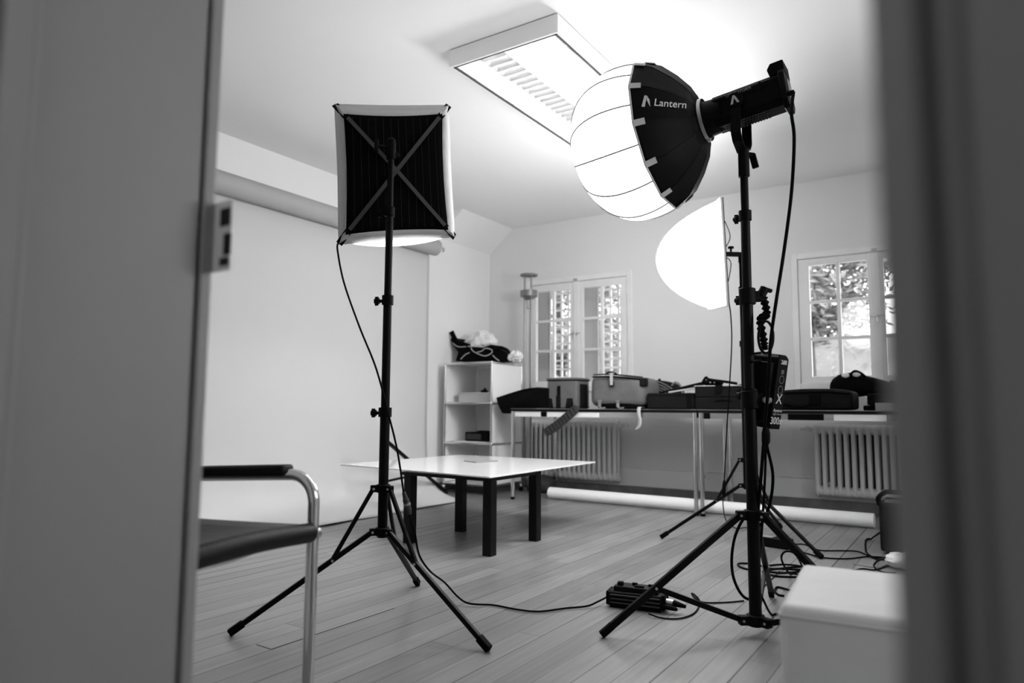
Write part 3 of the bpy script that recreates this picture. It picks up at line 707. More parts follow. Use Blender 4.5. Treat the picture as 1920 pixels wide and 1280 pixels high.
# ------------------------------------------------------------------ chrome armchair
t = thing('armchair', 'chrome tube armchair with dark leather sling seat, half behind the door frame', 'chair', (-1.5, .9, 0))
L0 = V((-1.303, 1.146, 0)); Bv = V((.208, -.978, 0)); Av = V((-.978, -.208, 0)); WC = .50; za = .580; zs = .450
def CH(a, b, z): return L0+Av*a+Bv*b+V((0, 0, z))
for b in (0, WC):
    r = .062; arm = []
    arm.append(CH(0, b, .013)); arm.append(CH(0, b, za-r))
    for k_ in range(1, 8): an = k_/8*math.pi/2; arm.append(CH(r-r*math.cos(an), b, za-r+r*math.sin(an)))
    arm += [CH(r, b, za), CH(.46, b, za-.020)]
    for k_ in range(1, 8): an = k_/8*math.pi/2; arm.append(CH(.46+r*math.sin(an), b, za-.012-r+r*math.cos(an)))
    arm += [CH(.54, b, za-.012-r), CH(.50, b, .013)]
    MB().tube(arm, .0135, 16).build('side_frame', 'chrome', t)
    MB().bar(CH(.075, b, za+.010), CH(.47, b, za-.010), .045, .027).build('arm_pad', 'leather', t, bevel=.008, seg=3)
    MB().tube([CH(.46, b+(.03 if b == 0 else -.03), .30), CH(.50, b+(.03 if b == 0 else -.03), .55), CH(.56, b+(.03 if b == 0 else -.03), .82)], .012, 12).build('back_upright', 'chrome', t)
    MB().cyl(CH(0, b-.016, zs-.004), CH(0, b+.016, zs-.004), .0145, n=12).build('joint', 'steel', t)
MB().tube([CH(0, .012+(WC-.024)*q/12, zs+.010*math.sin(math.pi*q/12)) for q in range(13)], .0225, 18).build('seat_front_roll', 'leather', t)
def seat(u, v):   # u from front to back, v across
    z = zs+.020-.006*u+.0*v-.020*math.sin(math.pi*v)*math.sin(math.pi*u)
    z += .06*max(0, u-.80)/.2
    return CH(.0+.47*u, .035+(WC-.07)*v+(.010*math.sin(math.pi*u) if v < .5 else -.010*math.sin(math.pi*u)), z)
MB().grid(seat, 16, 10).build('sling_seat', 'seat_leather', t, solid=.006, ang=60)
def bk(u, v): return CH(.49+.07*u, .045+(WC-.09)*v, .50+.32*u)+Av*.03*math.sin(math.pi*v)
MB().grid(bk, 8, 8).build('sling_back', 'seat_leather', t, solid=.006, ang=60)
MB().tube(catmull([CH(.10, .03, zs-.028), CH(.14, .09, zs-.052), CH(.17, .20, zs-.060), CH(.14, .31, zs-.045), CH(.10, .37, zs-.02)], 8), .008, 10).build('under_seat_bow', 'chrome', t)
MB().tube([CH(.52, 0, .30), CH(.52, WC, .30)], .011, 12).build('rear_crossbar', 'chrome', t)

# ------------------------------------------------------------------ shelf unit
x0, x1, y0, y1 = -3.945, -3.438, 4.94, 5.42; zl = [.085, .435, .785, 1.135]
t = thing('shelf_unit', 'white metal shelf unit with chrome tube frame standing in the far left corner', 'shelf unit', ((x0+x1)/2, (y0+y1)/2, 0))
fr = MB()
for x in (x0, x1):
    for y in (y0, y1): fr.cyl((x, y, zl[0]), (x, y, zl[-1]), .0095, n=12)
for z in zl:
    for y in (y0, y1): fr.cyl((x0, y, z), (x1, y, z), .0095, n=12)
    for x in (x0, x1): fr.cyl((x, y0, z), (x, y1, z), .0095, n=12)
    for x in (x0, x1):
        for y in (y0, y1): fr.ball((x, y, z), .0135, 10)
fr.build('chrome_frame', 'chrome', t)
g = .011
for k_ in range(3):
    za_, zb_ = zl[k_]+g, zl[k_+1]-g
    MB().box((x1-.002, y0+g, za_), (x1+.004, y1-g, zb_)).build('side_panel', 'white_lacquer', t)
    MB().box((x0-.004, y0+g, za_), (x0+.002, y1-g, zb_)).build('side_panel', 'white_lacquer', t)
    MB().box((x0+g, y1-.004, za_), (x1-g, y1+.002, zb_)).build('back_panel', 'white_lacquer', t)
for z in zl: MB().box((x0+g, y0+g, z-.003), (x1-g, y1-g, z+.003)).build('shelf_board', 'white_lacquer', t)
for x in (x0, x1):
    for y in (y0, y1):
        cst = MB().cyl((x, y, .045), (x, y, .085), .007).ball((x, y, .052), .018, 12)
        o = cst.build('caster', 'chrome', t); MB().cyl((x-.012, y, .021), (x+.012, y, .021), .021, n=16).build('wheel', 'rubber' if x > -3.6 else 'steel', o, bevel=.003)
b_ = thing('storage_box', 'light grey cardboard box on the upper shelf of the shelf unit', 'box', (-3.71, 5.15, .789))
MB().box((-3.86, 5.03, .7885), (-3.46, 5.28, .868)).build('box_body', 'light_grey', b_, bevel=.003)
MB().box((-3.864, 5.026, .868), (-3.458, 5.284, .880)).build('box_lid', 'light_grey', b_, bevel=.002)
o = MB().ball((-3.64, 5.12, .893), .04, 14, sq=(1, .7, .35)).cyl((-3.64, 5.12, .90), (-3.63, 5.12, .918), .013).build('cable_tie_puck', 'black_plastic'); o.name = 'dark_pouch'
tag(o, 'small dark pouch lying on the grey cardboard box', 'pouch')
for k_, (z, dx, w_) in enumerate(((.4385, .0, .40), (.4445, -.03, .38))):
    o = MB().box((-3.90+dx+.02, 5.00, z), (-3.90+dx+w_+.02, 5.28, z+.0055)).build('magazine', 'white_mark'); tag(o, ('lower' if k_ == 0 else 'upper')+' of two pale magazines under the black camera recorder', 'magazine')
cbx = thing('video_recorder', 'small black electronic recorder lying on magazines in the middle shelf', 'recorder', (-3.66, 5.12, .4505))
MB().box((-3.80, 5.05, .4505), (-3.50, 5.22, .53)).build('case', 'black_plastic', cbx, bevel=.008)
MB().cyl((-3.57, 5.05, .49), (-3.57, 5.04, .49), .022).build('dial', 'black_metal', cbx)
MB().box((-3.70, 5.10, .53), (-3.58, 5.16, .542)).build('top_grip', 'rubber', cbx, bevel=.004)
MB().box((-3.78, 5.046, .465), (-3.62, 5.05, .515)).build('button_panel', 'strap_dark', cbx)
# bag heap on top of the shelf
def blob(mb, c, r, sq, n=28, amp=.14, seed=0, flat=None, M=None):
    rnd = random.Random(seed); ph = [rnd.uniform(0, 6.28) for _ in range(9)]; m = n//2; vs = []
    for i in range(m+1):
        th = math.pi*i/m
        for j in range(n):
            a = 2*math.pi*j/n; q = 1+amp*(math.sin(3*a+ph[0])*math.sin(2*th+ph[1])*.5+math.sin(7*a+ph[2]+3*th)*.28+math.sin(13*a+ph[3]-5*th)*.16+math.sin(11*th+ph[4]+2*a)*.2)
            if i in (0, m): q = 1
            p = V((math.sin(th)*math.cos(a)*sq[0], math.sin(th)*math.sin(a)*sq[1], math.cos(th)*sq[2]))*r*q+V(c)
            if flat is not None: p.z = max(p.z, flat)
            vs.append(p)
    fs = [(i*n+j, i*n+(j+1) % n, (i+1)*n+(j+1) % n, (i+1)*n+j) for i in range(m) for j in range(n)]
    return mb.add(vs, fs)
bg = thing('strap_bag', 'black bag with light piping and loose handles heaped on top of the shelf unit', 'bag', (-3.68, 5.15, 1.146))
Z0 = 1.1465
def sh_(px, py, y=5.12): return ony(px, py, y)
pl = [sh_(*q) for q in ((853, 677), (858, 660), (848, 645), (843, 635), (848, 632), (858, 642), (880, 649), (905, 651), (920, 645), (935, 655), (950, 662), (948, 677))]
for p in pl: p.z = max(p.z, Z0)
MB().prism(pl, (0, .20, 0)).build('bag_body', 'black_fabric', bg, bevel=.012, seg=3)
MB().bar(sh_(846, 621, 5.10), sh_(855, 640, 5.12), .05, .012, up=(0, 1, 0)).bar(sh_(855, 639, 5.12), sh_(880, 648, 5.12), .03, .04, up=(0, 1, 0)).build('stiff_flap', 'black_fabric', bg, bevel=.004)
for pts in ([(849, 643), (860, 650), (880, 649), (900, 650)], [(883, 651), (886, 657), (896, 663), (910, 667), (922, 661), (921, 655), (910, 653), (903, 658), (895, 660)], [(864, 673), (872, 665), (880, 661)], [(924, 666), (930, 672), (936, 676)]):
    MB().tube(catmull([sh_(a, b, 5.105) for a, b in pts], 6), .004, 6).build('piping', 'light_grey', bg)
MB().tube(catmull([sh_(a, b, 5.10) for a, b in ((925, 656), (938, 652), (950, 655), (955, 662))], 6), .013, 8).build('handle', 'black_fabric', bg)
o = blob(MB(), sh_(902, 644, 5.24), .14, (1.15, .65, .78), amp=.26, seed=3, flat=Z0, n=40).build('plastic_bag', 'plastic_film', ang=25); o.name = 'plastic_bag'
tag(o, 'crumpled translucent white plastic bag bulging above the black strap bag', 'plastic bag')
o = blob(MB(), sh_(966, 668, 5.18), .075, (1.0, .8, .60), amp=.32, seed=5, flat=Z0, n=32).build('bubble_wrap', 'plastic_film', ang=25)
o.location.z += Z0-min((o.matrix_world @ V(v.co)).z for v in o.data.vertices)-o.location.z*0 if False else 0
tag(o, 'small crumpled wad of bubble wrap at the right end of the shelf top', 'packaging')

# ------------------------------------------------------------------ floor lamp
lx, ly = -3.440, 5.545
t = thing('floor_lamp', 'tall slim metal uplighter floor lamp beside the left window', 'floor lamp', (lx, ly, 0))
MB().cyl((lx, ly, 0), (lx, ly, .02), .075, n=32).build('base', 'steel', t, bevel=.004)
for s_ in (-.040, .032):
    MB().cyl((lx+s_, ly-.01, .02), (lx+s_, ly-.01, 1.995), .0085, n=10).build('rod', 'lamp_metal', t)
MB().cyl((lx, ly, 1.985), (lx, ly, 2.003), .083, n=32).build('reflector_disc', 'mid_grey', t, bevel=.003)
MB().lathe([(1.755, .028), (1.775, .050), (1.79, .082), (1.845, .082), (1.845, .074), (1.80, .070)], 32, Matrix.Translation((lx, ly, 0)), capa=True).build('bowl', 'lamp_metal', t)
MB().cyl((lx, ly, 1.68), (lx, ly, 1.755), .022, n=20).build('socket', 'light_grey', t)
MB().box((lx-.022, ly+.006, .02), (lx+.022, ly+.012, 1.68)).build('cable_cover', 'white_lacquer', t)

# ------------------------------------------------------------------ radiators
def radiator(lab, xa, n, ya=5.640, yb_=5.735, valve=None):
    t = thing('radiator', lab, 'radiator', (xa+n*.05/2, (ya+yb_)/2, .0), 'cast iron radiators under the windows')
    tops, bots = .640, .108
    def colm(x):
        m = MB(); r = .0150
        for y in (ya+.012, yb_-.012): m.tube([(x, y, bots+.035), (x, y, tops-.035)], r, 10)
        pr = []
        for k_ in range(13): a = math.pi*k_/12; pr.append((ya+(yb_-ya)/2-(yb_-ya)/2*math.cos(a), tops-.045+.045*math.sin(a)))
        lo_ = [(y, bots+.045-.045*math.sin(math.pi*i/12)) for i, (y, z) in enumerate(pr)]
        m.prism([(x-r, y, z) for y, z in pr], (2*r, 0, 0)).prism([(x-r, y, z) for y, z in lo_], (2*r, 0, 0)); return m
    first = colm(xa+.025).build('radiator_column', 'radiator_paint', t, bevel=.006)
    for i in range(1, n):
        c = first.copy(); COL.objects.link(c); c.parent = t; c.location.x = first.location.x+.05*i
    for z in (.148, .602): MB().cyl((xa+.004, (ya+yb_)/2, z), (xa+n*.05-.004, (ya+yb_)/2, z), .036, n=18).build('header_tube', 'radiator_paint', t)
    ym = (ya+yb_)/2
    MB().box((xa+.03, YB-.022, .15), (xa+n*.05-.03, YB-.012, .62)).build('gap_shade_plate', 'recess', t)  # added plate, its near-black colour paints shade between the columns
    if valve:
        xe = xa+n*.05 if valve > 0 else xa
        MB().cyl((xe, ym, .600), (xe+valve*.05, ym, .600), .015).cyl((xe+valve*.03, ym-.02, .60), (xe+valve*.03, ym-.055, .60), .024, n=16).cyl((xe+valve*.05, ym, .60), (xe+valve*.09, ym, .60), .010).build('valve', 'radiator_paint', t)
        MB().box((xe-valve*.03, YB-.06, 0.10), (xe-valve*.02, YB-.02, .13)).build('wall_bracket', 'mid_grey', t)
    for xx in (xa+.10, xa+n*.05-.10): MB().box((xx-.012, ym, .19), (xx+.012, YB-.02, .21)).build('wall_bracket', 'radiator_paint', t)
radiator('pale column radiator under the left window behind the first table', -3.545, 19, valve=1)
radiator('pale column radiator under the right window, partly cut by the door frame', -1.005, 20, valve=-1)
o = MB().tube([(-1.0, 5.735, .235), (-1.5, 5.745, .235), (-2.4, 5.748, .235)], .005, 8).build('wall_cable', 'radiator_paint'); tag(o, 'thin painted cable run along the wall between the radiators', 'cable')
s_ = thing('wall_socket', 'small white wall socket low on the back wall between the radiators', 'socket', (-1.87, 5.76, .16))
MB().box((-1.908, 5.744, .160), (-1.838, 5.7615, .228)).build('cover_plate', 'white_lacquer', s_, bevel=.003)
MB().cyl((-1.873, 5.744, .194), (-1.873, 5.7425, .194), .020, n=16).build('outlet', 'mid_grey', s_)

# ------------------------------------------------------------------ long tables
def long_table(lab, xa, xb, panels):
    t = thing('long_table', lab, 'table', ((xa+xb)/2, 5.26, 0), 'black topped chrome tables along the back wall')
    ya, yb_ = 4.905, 5.615
    MB().box((xa-.014, ya-.014, .718), (xb+.014, yb_+.014, .738)).build('tabletop', 'table_black', t, bevel=.002)
    MB().box((xa-.016, ya-.0155, .7385), (xb+.016, ya-.009, .7405)).build('edge_strip', 'steel', t)
    for x in (xa, xb):
        for y in (ya, yb_): 
            o = MB().cyl((x, y, .008), (x, y, .718), .0165, n=18).build('leg', 'chrome', t); MB().cyl((x, y, 0), (x, y, .02), .018, n=14).build('glide', 'rubber', o)
    r = MB()
    for y in (ya+.004, yb_-.004): r.box((xa+.016, y-.006, .678), (xb-.016, y+.006, .716))
    r.build('rail', 'chrome', t)
    r = MB()
    for x in (xa+.004, xb-.004): r.box((x-.006, ya+.016, .678), (x+.006, yb_-.016, .716))
    r.build('side_rail', 'chrome', t)
    for (p, q, m) in panels: MB().box((p, ya-.006, .676), (q, ya-.0025, .716)).build('rail_cover', m, t)
long_table('left long table, black top on chrome legs, holding the grey bags', -3.192, -1.650, ((-3.17, -2.93, 'white_lacquer'), (-2.92, -2.87, 'rubber'), (-2.86, -2.40, 'white_lacquer')))
long_table('right long table, black top on chrome legs, under the right window', -1.606, .14, ((-1.585, -1.54, 'rubber'), (-1.02, -.80, 'rubber'), (-.74, -.44, 'white_lacquer')))
Z1 = .7412
# black soft bag drooping off the left end
def T(px, py, y): p = ony(px, py, y); return p
pl = [T(a, b, 5.0) for a, b in ((932, 747), (946, 777), (962, 779), (1028, 764), (1028, 729), (1000, 728), (985, 730), (960, 738))]
sbg = thing('softbox_bag', 'black fabric bag drooping over the left end of the left long table', 'bag', (-3.2, 5.05, .70))
pl = [V((p.x, 0, p.z)) for p in pl]
A_ = [(-3.43, .822), (-3.36, .715), (-3.22, .745), (-3.0, Z1), (-2.93, Z1), (-2.93, .905), (-3.05, .905), (-3.13, .895), (-3.27, .865)]
bgm = MB()
def bag_fn(u, v):
    # u from the drooping end to the case, v round the section
    ys = 4.93+.30*v
    return None
top_ = catmull([(-3.435, 0, .825), (-3.30, 0, .862), (-3.16, 0, .895), (-3.05, 0, .908), (-2.95, 0, .905)], 5)
bot_ = catmull([(-3.375, 0, .700), (-3.30, 0, .700), (-3.225, 0, .744), (-3.10, 0, Z1+.001), (-2.95, 0, Z1+.001)], 5)
k = len(top_)
bgm.grid(lambda u, v: (top_[round(u*(k-1))]).lerp(bot_[round(u*(k-1))], v)+V((0, 4.925-.018*math.sin(math.pi*v)*math.sin(math.pi*min(1, u*1.1))-.008*math.sin(u*9+v*4), 0)), k-1, 8)
bgm.grid(lambda u, v: (top_[round(u*(k-1))]).lerp(bot_[round(u*(k-1))], v)+V((0, 5.24, 0)), k-1, 8)
bgm.grid(lambda u, v: top_[round(u*(k-1))]+V((0, 4.925+.315*v, .008*math.sin(math.pi*v))), k-1, 6)
bgm.grid(lambda u, v: bot_[round(u*(k-1))]+V((0, 4.925+.315*v, 0)), k-1, 6)
bgm.grid(lambda u, v: top_[0].lerp(bot_[0], u)+V((-.01*math.sin(math.pi*u), 4.925+.315*v, 0)), 6, 6)
bgm.grid(lambda u, v: top_[-1].lerp(bot_[-1], u)+V((0, 4.925+.315*v, 0)), 6, 6)
bgm.build('bag_body', 'black_fabric', sbg, ang=50)
MB().tube([p+V((0, 4.921, .002)) for p in top_], .0035, 6).build('edge_binding', 'rubber', sbg)
# grey hard case
gc = thing('camera_case', 'square grey padded case with dark corner feet on the left long table', 'case', (-2.84, 5.09, Z1))
MB().box((-2.975, 4.98, Z1), (-2.700, 5.20, .972)).build('case_body', 'grey_canvas', gc, bevel=.014, seg=3)
MB().box((-2.979, 4.976, .972), (-2.696, 5.204, .992)).build('lid', 'grey_canvas', gc, bevel=.008, seg=2)
MB().box((-2.981, 4.974, .968), (-2.694, 5.206, .974)).build('zip', 'rubber', gc)
for xx in (-2.955, -2.765):
    MB().prism([(xx-.040, 4.9765, Z1+.001), (xx+.040, 4.9765, Z1+.001), (xx+.026, 4.9765, Z1+.085), (xx-.026, 4.9765, Z1+.085)], (0, .008, 0)).build('corner_patch', 'dark_canvas', gc, bevel=.003)
MB().box((-2.888, 4.974, Z1), (-2.848, 4.982, Z1+.105)).build('buckle_strap', 'dark_canvas', gc, bevel=.002)
MB().box((-2.876, 4.968, Z1+.105), (-2.848, 4.982, Z1+.185)).build('handle_loop', 'rubber', gc, bevel=.006)
MB().box((-2.702, 5.03, Z1), (-2.692, 5.15, Z1+.20)).build('side_pocket', 'dark_canvas', gc, bevel=.003)
# grey duffel
du = thing('duffel_bag', 'bulging grey canvas bag with dark zip edge and leather straps on the left long table', 'bag', (-2.36, 5.13, Z1))
def rbox(mb, lo, hi, pw=4.0, n=24, m=14, warp=None):
    c = V([(a+b)/2 for a, b in zip(lo, hi)]); h = V([(b-a)/2 for a, b in zip(lo, hi)]); vs = []
    sg = lambda x: math.copysign(abs(x)**(2/pw), x)
    for i in range(m+1):
        ph = -math.pi/2+math.pi*i/m
        for j in range(n):
            a = 2*math.pi*j/n
            p = V((sg(math.cos(ph))*sg(math.cos(a)), sg(math.cos(ph))*sg(math.sin(a)), sg(math.sin(ph))))
            p = V((c.x+h.x*p.x, c.y+h.y*p.y, c.z+h.z*p.z)); vs.append(warp(p) if warp else p)
    return mb.add(vs, [(i*n+j, i*n+(j+1) % n, (i+1)*n+(j+1) % n, (i+1)*n+j) for i in range(m) for j in range(n)])
def dw(p):
    s_ = (p.x+2.56)/.46; q = V(p); q.z = Z1+.012+(p.z-Z1-.012)*(1-.10*s_); q.y += .012*math.sin(9*p.x+5*p.z); return q
rbox(MB(), (-2.585, 4.965, Z1+.012), (-2.105, 5.33, 1.012), 5.5, 48, 20, dw).build('bag_body', 'grey_canvas', du, ang=60)
MB().tube(catmull([(-2.545, 4.972, .992), (-2.40, 4.962, .990), (-2.25, 4.962, .978), (-2.13, 4.972, .965)], 5), .0065, 8).tube(catmull([(-2.545, 4.985, 1.010), (-2.40, 4.975, 1.010), (-2.25, 4.975, .996), (-2.13, 4.985, .982)], 5), .005, 8).build('zip_edge', 'rubber', du)
rbox(MB(), (-2.15, 4.958, .912), (-2.098, 5.02, .975), 6, 20, 10).build('corner_patch', 'dark_canvas', du)
MB().box((-2.388, 4.952, .925), (-2.364, 4.957, 1.022)).box((-2.388, 4.952, 1.018), (-2.364, 5.06, 1.022)).build('tag_strap', 'webbing', du)
MB().box((-2.394, 4.955, .915), (-2.355, 4.962, .955)).build('strap_patch', 'dark_canvas', du, bevel=.002)
rbox(MB(), (-2.53, 4.975, Z1), (-2.13, 5.28, Z1+.05), 6, 30, 10).build('base_panel', 'rubber', du)
for xx in (-2.480, -2.325):
    MB().box((xx-.012, 4.953, Z1+.012), (xx+.012, 4.964, Z1+.060)).build('leather_strap', 'mid_grey', du, bevel=.003)
    MB().box((xx-.016, 4.950, Z1+.050), (xx+.016, 4.966, Z1+.070)).build('buckle', 'steel', du, bevel=.002)
    MB().tube(catmull([(xx, 4.955, Z1+.02), (xx+.02, 4.94, Z1+.007), (xx+.055, 4.945, Z1+.010)], 5), .006, 6).build('strap_end', 'mid_grey', du)
MB().tube(catmull([(-2.44, 5.0, 1.012), (-2.42, 4.99, 1.026), (-2.38, 4.99, 1.026), (-2.35, 5.0, 1.010)], 5), .007, 8).build('carry_handle', 'rubber', du)
# backpack behind it
bp_ = thing('backpack', 'dark patterned backpack with looped handle behind the grey duffel bag', 'backpack', (-2.02, 5.35, Z1))
def bw_(p):
    s_ = max(0, (p.x+2.25)/.40); q = V(p); q.z = Z1+.002+(p.z-Z1-.002)*(1-.30*s_*s_); return q
rbox(MB(), (-2.30, 5.335, Z1+.002), (-1.93, 5.56, .985), 4, 32, 16, bw_).build('pack_body', 'dark_canvas', bp_, ang=60)
for k_ in range(4): MB().tube(catmull([(-2.24+.02*k_, 5.332, .985-.02*k_), (-2.08+.02*k_, 5.325, .960-.03*k_), (-1.97, 5.335, .90-.03*k_)], 5), .006, 6).build('webbing_strap', 'grey_canvas', bp_)
MB().tube(catmull([(-1.985, 5.36, .93), (-1.955, 5.35, .955), (-1.915, 5.35, .935), (-1.895, 5.35, .87)], 6), .008, 8).build('carry_handle', 'mid_grey', bp_)
MB().ball((-2.08, 5.34, .975), .012).build('buckle', 'rubber', bp_)
# black cases
c1_ = thing('equipment_case', 'flat black nylon case beside the grey duffel on the left long table', 'case', (-1.9, 5.1, Z1))
MB().box((-2.085, 4.97, Z1), (-1.725, 5.27, .862)).build('case_body', 'dark_canvas', c1_, bevel=.012, seg=3)
MB().box((-2.088, 4.966, .845), (-1.722, 5.274, .850)).build('zip', 'rubber', c1_)
MB().box((-1.775, 4.962, Z1+.002), (-1.74, 4.97, .86)).build('end_flap', 'rubber', c1_)
for (z0_, z1_, lab, nm) in ((Z1, .828, 'lower black case of the stack of two on the right long table', 'a'), (.829, .912, 'upper black case of the stack of two on the right long table', 'b')):
    c2_ = thing('equipment_case', lab, 'case', (-1.52, 5.1, z0_))
    MB().box((-1.705, 4.965, z0_), (-1.235, 5.30, z1_)).build('case_body', 'dark_canvas', c2_, bevel=.007, seg=2)
    if nm == 'b':
        MB().box((-1.707, 4.963, .908), (-1.233, 4.968, .9125)).build('light_edging', 'light_grey', c2_)
        MB().prism([(-1.555, 4.960, .9145), (-1.500, 4.960, .9145), (-1.515, 4.960, .86), (-1.56, 4.960, .845)], (0, .004, 0)).build('fabric_tongue', 'rubber', c2_)
    else: MB().tube(catmull([(-1.56, 4.962, .80), (-1.50, 4.957, .81), (-1.44, 4.962, .80)], 4), .003, 6).build('handle', 'rubber', c2_)
hs = thing('strap_heap', 'dark folded straps and hinge parts heaped on the black case stack', 'straps', (-1.5, 5.12, .914))
rbox(MB(), (-1.685, 5.00, .914), (-1.54, 5.18, .958), 2.6, 20, 10).build('folded_strap', 'rubber', hs)
MB().tube(catmull([(-1.66, 5.02, .944), (-1.63, 5.00, .972), (-1.61, 5.0, .958), (-1.50, 5.02, .940), (-1.42, 5.04, .926)], 6), .010, 8).build('hinge_strut', 'black_fabric', hs)
MB().prism([(-1.44, 5.06, .9145), (-1.30, 5.06, .9145), (-1.30, 5.06, .958), (-1.335, 5.06, .95), (-1.39, 5.06, .928)], (0, .06, 0)).build('loose_flap', 'dark_canvas', hs, bevel=.003)
MB().ball((-1.60, 4.995, .935), .006).ball((-1.57, 4.995, .933), .005).build('rivet', 'steel', hs)
tp_ = thing('lying_tripod', 'slim black tripod legs lying across from the grey duffel to the case stack', 'tripod', (-1.9, 5.2, .872))
MB().tube([(-2.05, 5.20, .872), (-1.70, 5.14, .940)], [.008, .010], 8).build('leg', 'black_metal', tp_); MB().tube([(-2.02, 5.24, .872), (-1.72, 5.20, .924)], [.006, .008], 8).build('leg', 'black_metal', tp_)
MB().tube([(-1.98, 5.17, .871), (-1.74, 5.16, .905)], .007, 8).build('leg', 'light_grey', tp_)
# right-hand case and things
c3_ = thing('equipment_case', 'long black nylon case with domed lid under the right window', 'case', (-.8, 5.1, Z1))
def cw(p): q = V(p); q.z = q.z+(.018*(1-((p.x+.84)/.26)**2) if p.z > .85 else 0); return q
rbox(MB(), (-1.215, 4.965, Z1), (-.600, 5.33, .868), 9, 48, 18, cw).build('case_body', 'dark_canvas', c3_, ang=60)
MB().tube(catmull([(-1.17, 4.962, .852), (-.95, 4.958, .860), (-.75, 4.958, .862), (-.615, 4.965, .850)], 5), .006, 8).build('lid_seam', 'rubber', c3_)
MB().box((-.86, 4.958, Z1+.03), (-.79, 4.966, .845)).build('handle_patch', 'rubber', c3_, bevel=.003)
MB().tube(catmull([(-1.06, 4.960, .80), (-.98, 4.950, .775), (-.90, 4.952, .765), (-.84, 4.960, .79)], 5), .006, 8).build('handle', 'rubber', c3_)
sb_ = thing('monopod_bag', 'black tapered shoulder bag with white lining lying behind the domed case', 'bag', (-.55, 5.42, Z1))
mp_ = catmull([(-.80, 5.44, .84), (-.74, 5.44, .91), (-.64, 5.44, .915), (-.50, 5.43, .893), (-.36, 5.42, .862), (-.20, 5.41, .84)], 5)
rr2 = [.03, .055, .072, .085, .092, .094, .092, .090, .086, .082, .078, .073, .068, .064, .060, .056, .052, .048, .044, .040, .036, .034, .032, .03, .03, .03]
MB().tube(mp_, rr2[:len(mp_)], 16).build('bag_body', 'black_fabric', sb_)
MB().tube([(-.46, 5.425, .885), (-.43, 5.42, .88)], .066, 16).build('band', 'rubber', sb_)
MB().ball((-.725, 5.36, .985), .022, 10, sq=(1.2, .5, .8)).ball((-.655, 5.36, .995), .028, 10, sq=(1.0, .5, .8)).build('white_lining', 'white_mark', sb_)
MB().tube(catmull([(-.70, 5.37, .985), (-.665, 5.35, 1.012), (-.63, 5.36, 1.00), (-.60, 5.37, .97)], 5), .009, 8).build('carry_loop', 'black_fabric', sb_)
MB().tube(catmull([(-.39, 5.36, .900), (-.36, 5.35, .915), (-.335, 5.35, .90), (-.32, 5.36, .885)], 5), .006, 8).build('cord', 'light_grey', sb_)
MB().box((-.60, 5.36, Z1), (-.30, 5.46, .81)).build('supporting_base', 'rubber', sb_, bevel=.01)
o = MB().box((-.570, 5.03, Z1+.034), (-.20, 5.33, .850)).build('flat_case', 'rubber', bevel=.01, seg=3); tag(o, 'black rounded flat case resting on small boxes at the right of the right table', 'case')
o = MB().box((-.515, 4.96, Z1), (-.20, 5.02, .790)).build('grey_box', 'mid_grey', bevel=.002); tag(o, 'small dark grey box at the front edge beside the door frame', 'box')
o = MB().box((-.600, 5.07, Z1), (-.26, 5.30, Z1+.033)).build('thin_case', 'rubber', bevel=.006); tag(o, 'thin black case lying flat under the rounded flat case', 'case')
o = MB().box((-.605, 5.335, Z1), (-.53, 5.355, .84)).build('white_card', 'white_lacquer', bevel=.002); tag(o, 'pale card standing between the domed case and the rounded flat case', 'card')
for nm, dx in (('camera_case', .065), ('duffel_bag', .056), ('equipment_case', .046), ('equipment_case.001', .037), ('equipment_case.002', .037),
               ('strap_heap', .037), ('lying_tripod', .040), ('equipment_case.003', -.035), ('thin_case', .012), ('softbox_bag', .060), ('flat_case', .010), ('grey_box', .008)):
    bpy.data.objects[nm].location.x += dx
# hanging straps
hp = thing('padded_strap', 'ribbed dark padded shoulder strap hanging off the left long table', 'strap', (-2.85, 4.86, .53))
sa, sb2 = ony(1084, 762, 4.87), ony(1021, 812, 4.87)
pts = catmull([sa, sa.lerp(sb2, .33)+V((.0, 0, -.012)), sa.lerp(sb2, .66)+V((.0, 0, -.014)), sb2], 8); dd = (sb2-sa).normalized(); nx = dd.cross(V((0, 1, 0))).normalized()
pad = MB()
n_ = len(pts)
vs = []
for i, p in enumerate(pts):
    hw_ = .035*math.sqrt(max(0.02, 1-(abs(2*i/(n_-1)-1))**8)); th_ = .010+.0022*math.sin(i*2.2)
    for a, b in ((-1, -1), (1, -1), (1, 1), (-1, 1)): vs.append(p+nx*hw_*a+V((0, th_*b, 0)))
fs = [(0, 1, 2, 3), tuple(4*(n_-1)+q for q in (3, 2, 1, 0))]+[(4*i+q, 4*i+(q+1) % 4, 4*i+4+(q+1) % 4, 4*i+4+q) for i in range(n_-1) for q in range(4)]
pad.add(vs, fs).build('pad', 'strap_dark', hp, bevel=.004)
for i in range(3, n_-3, 2): MB().bar(pts[i]-nx*.031+V((0, -.0125, 0)), pts[i]+nx*.031+V((0, -.0125, 0)), .003, .003).build('rib', 'rubber', hp)
MB().bar(sa+V((0, .02, .0)), (sa.x+.05, 4.955, Z1+.012), .03, .006).build('webbing', 'rubber', hp)
o = MB()
q = catmull([(-2.150, 4.955, Z1+.012), (-2.152, 4.893, Z1+.012), (-2.150, 4.880, .70), (-2.142, 4.880, .66), (-2.150, 4.88, .615), (-2.175, 4.88, .590)], 6)
vs = []; 
q = [p+V((.085, 0, 0)) for p in q]
for i, p in enumerate(q):
    wv_ = .014 if i < len(q)*.8 else .014-.009*(i/len(q)-.8)*5
    vs += [p+V((-wv_, 0, 0)), p+V((wv_, 0, 0))]
o.add(vs, [(2*i, 2*i+1, 2*i+3, 2*i+2) for i in range(len(q)-1)]); o = o.build('webbing_strap', 'webbing', solid=.002); tag(o, 'pale webbing strap end dangling from the duffel over the table edge', 'strap')

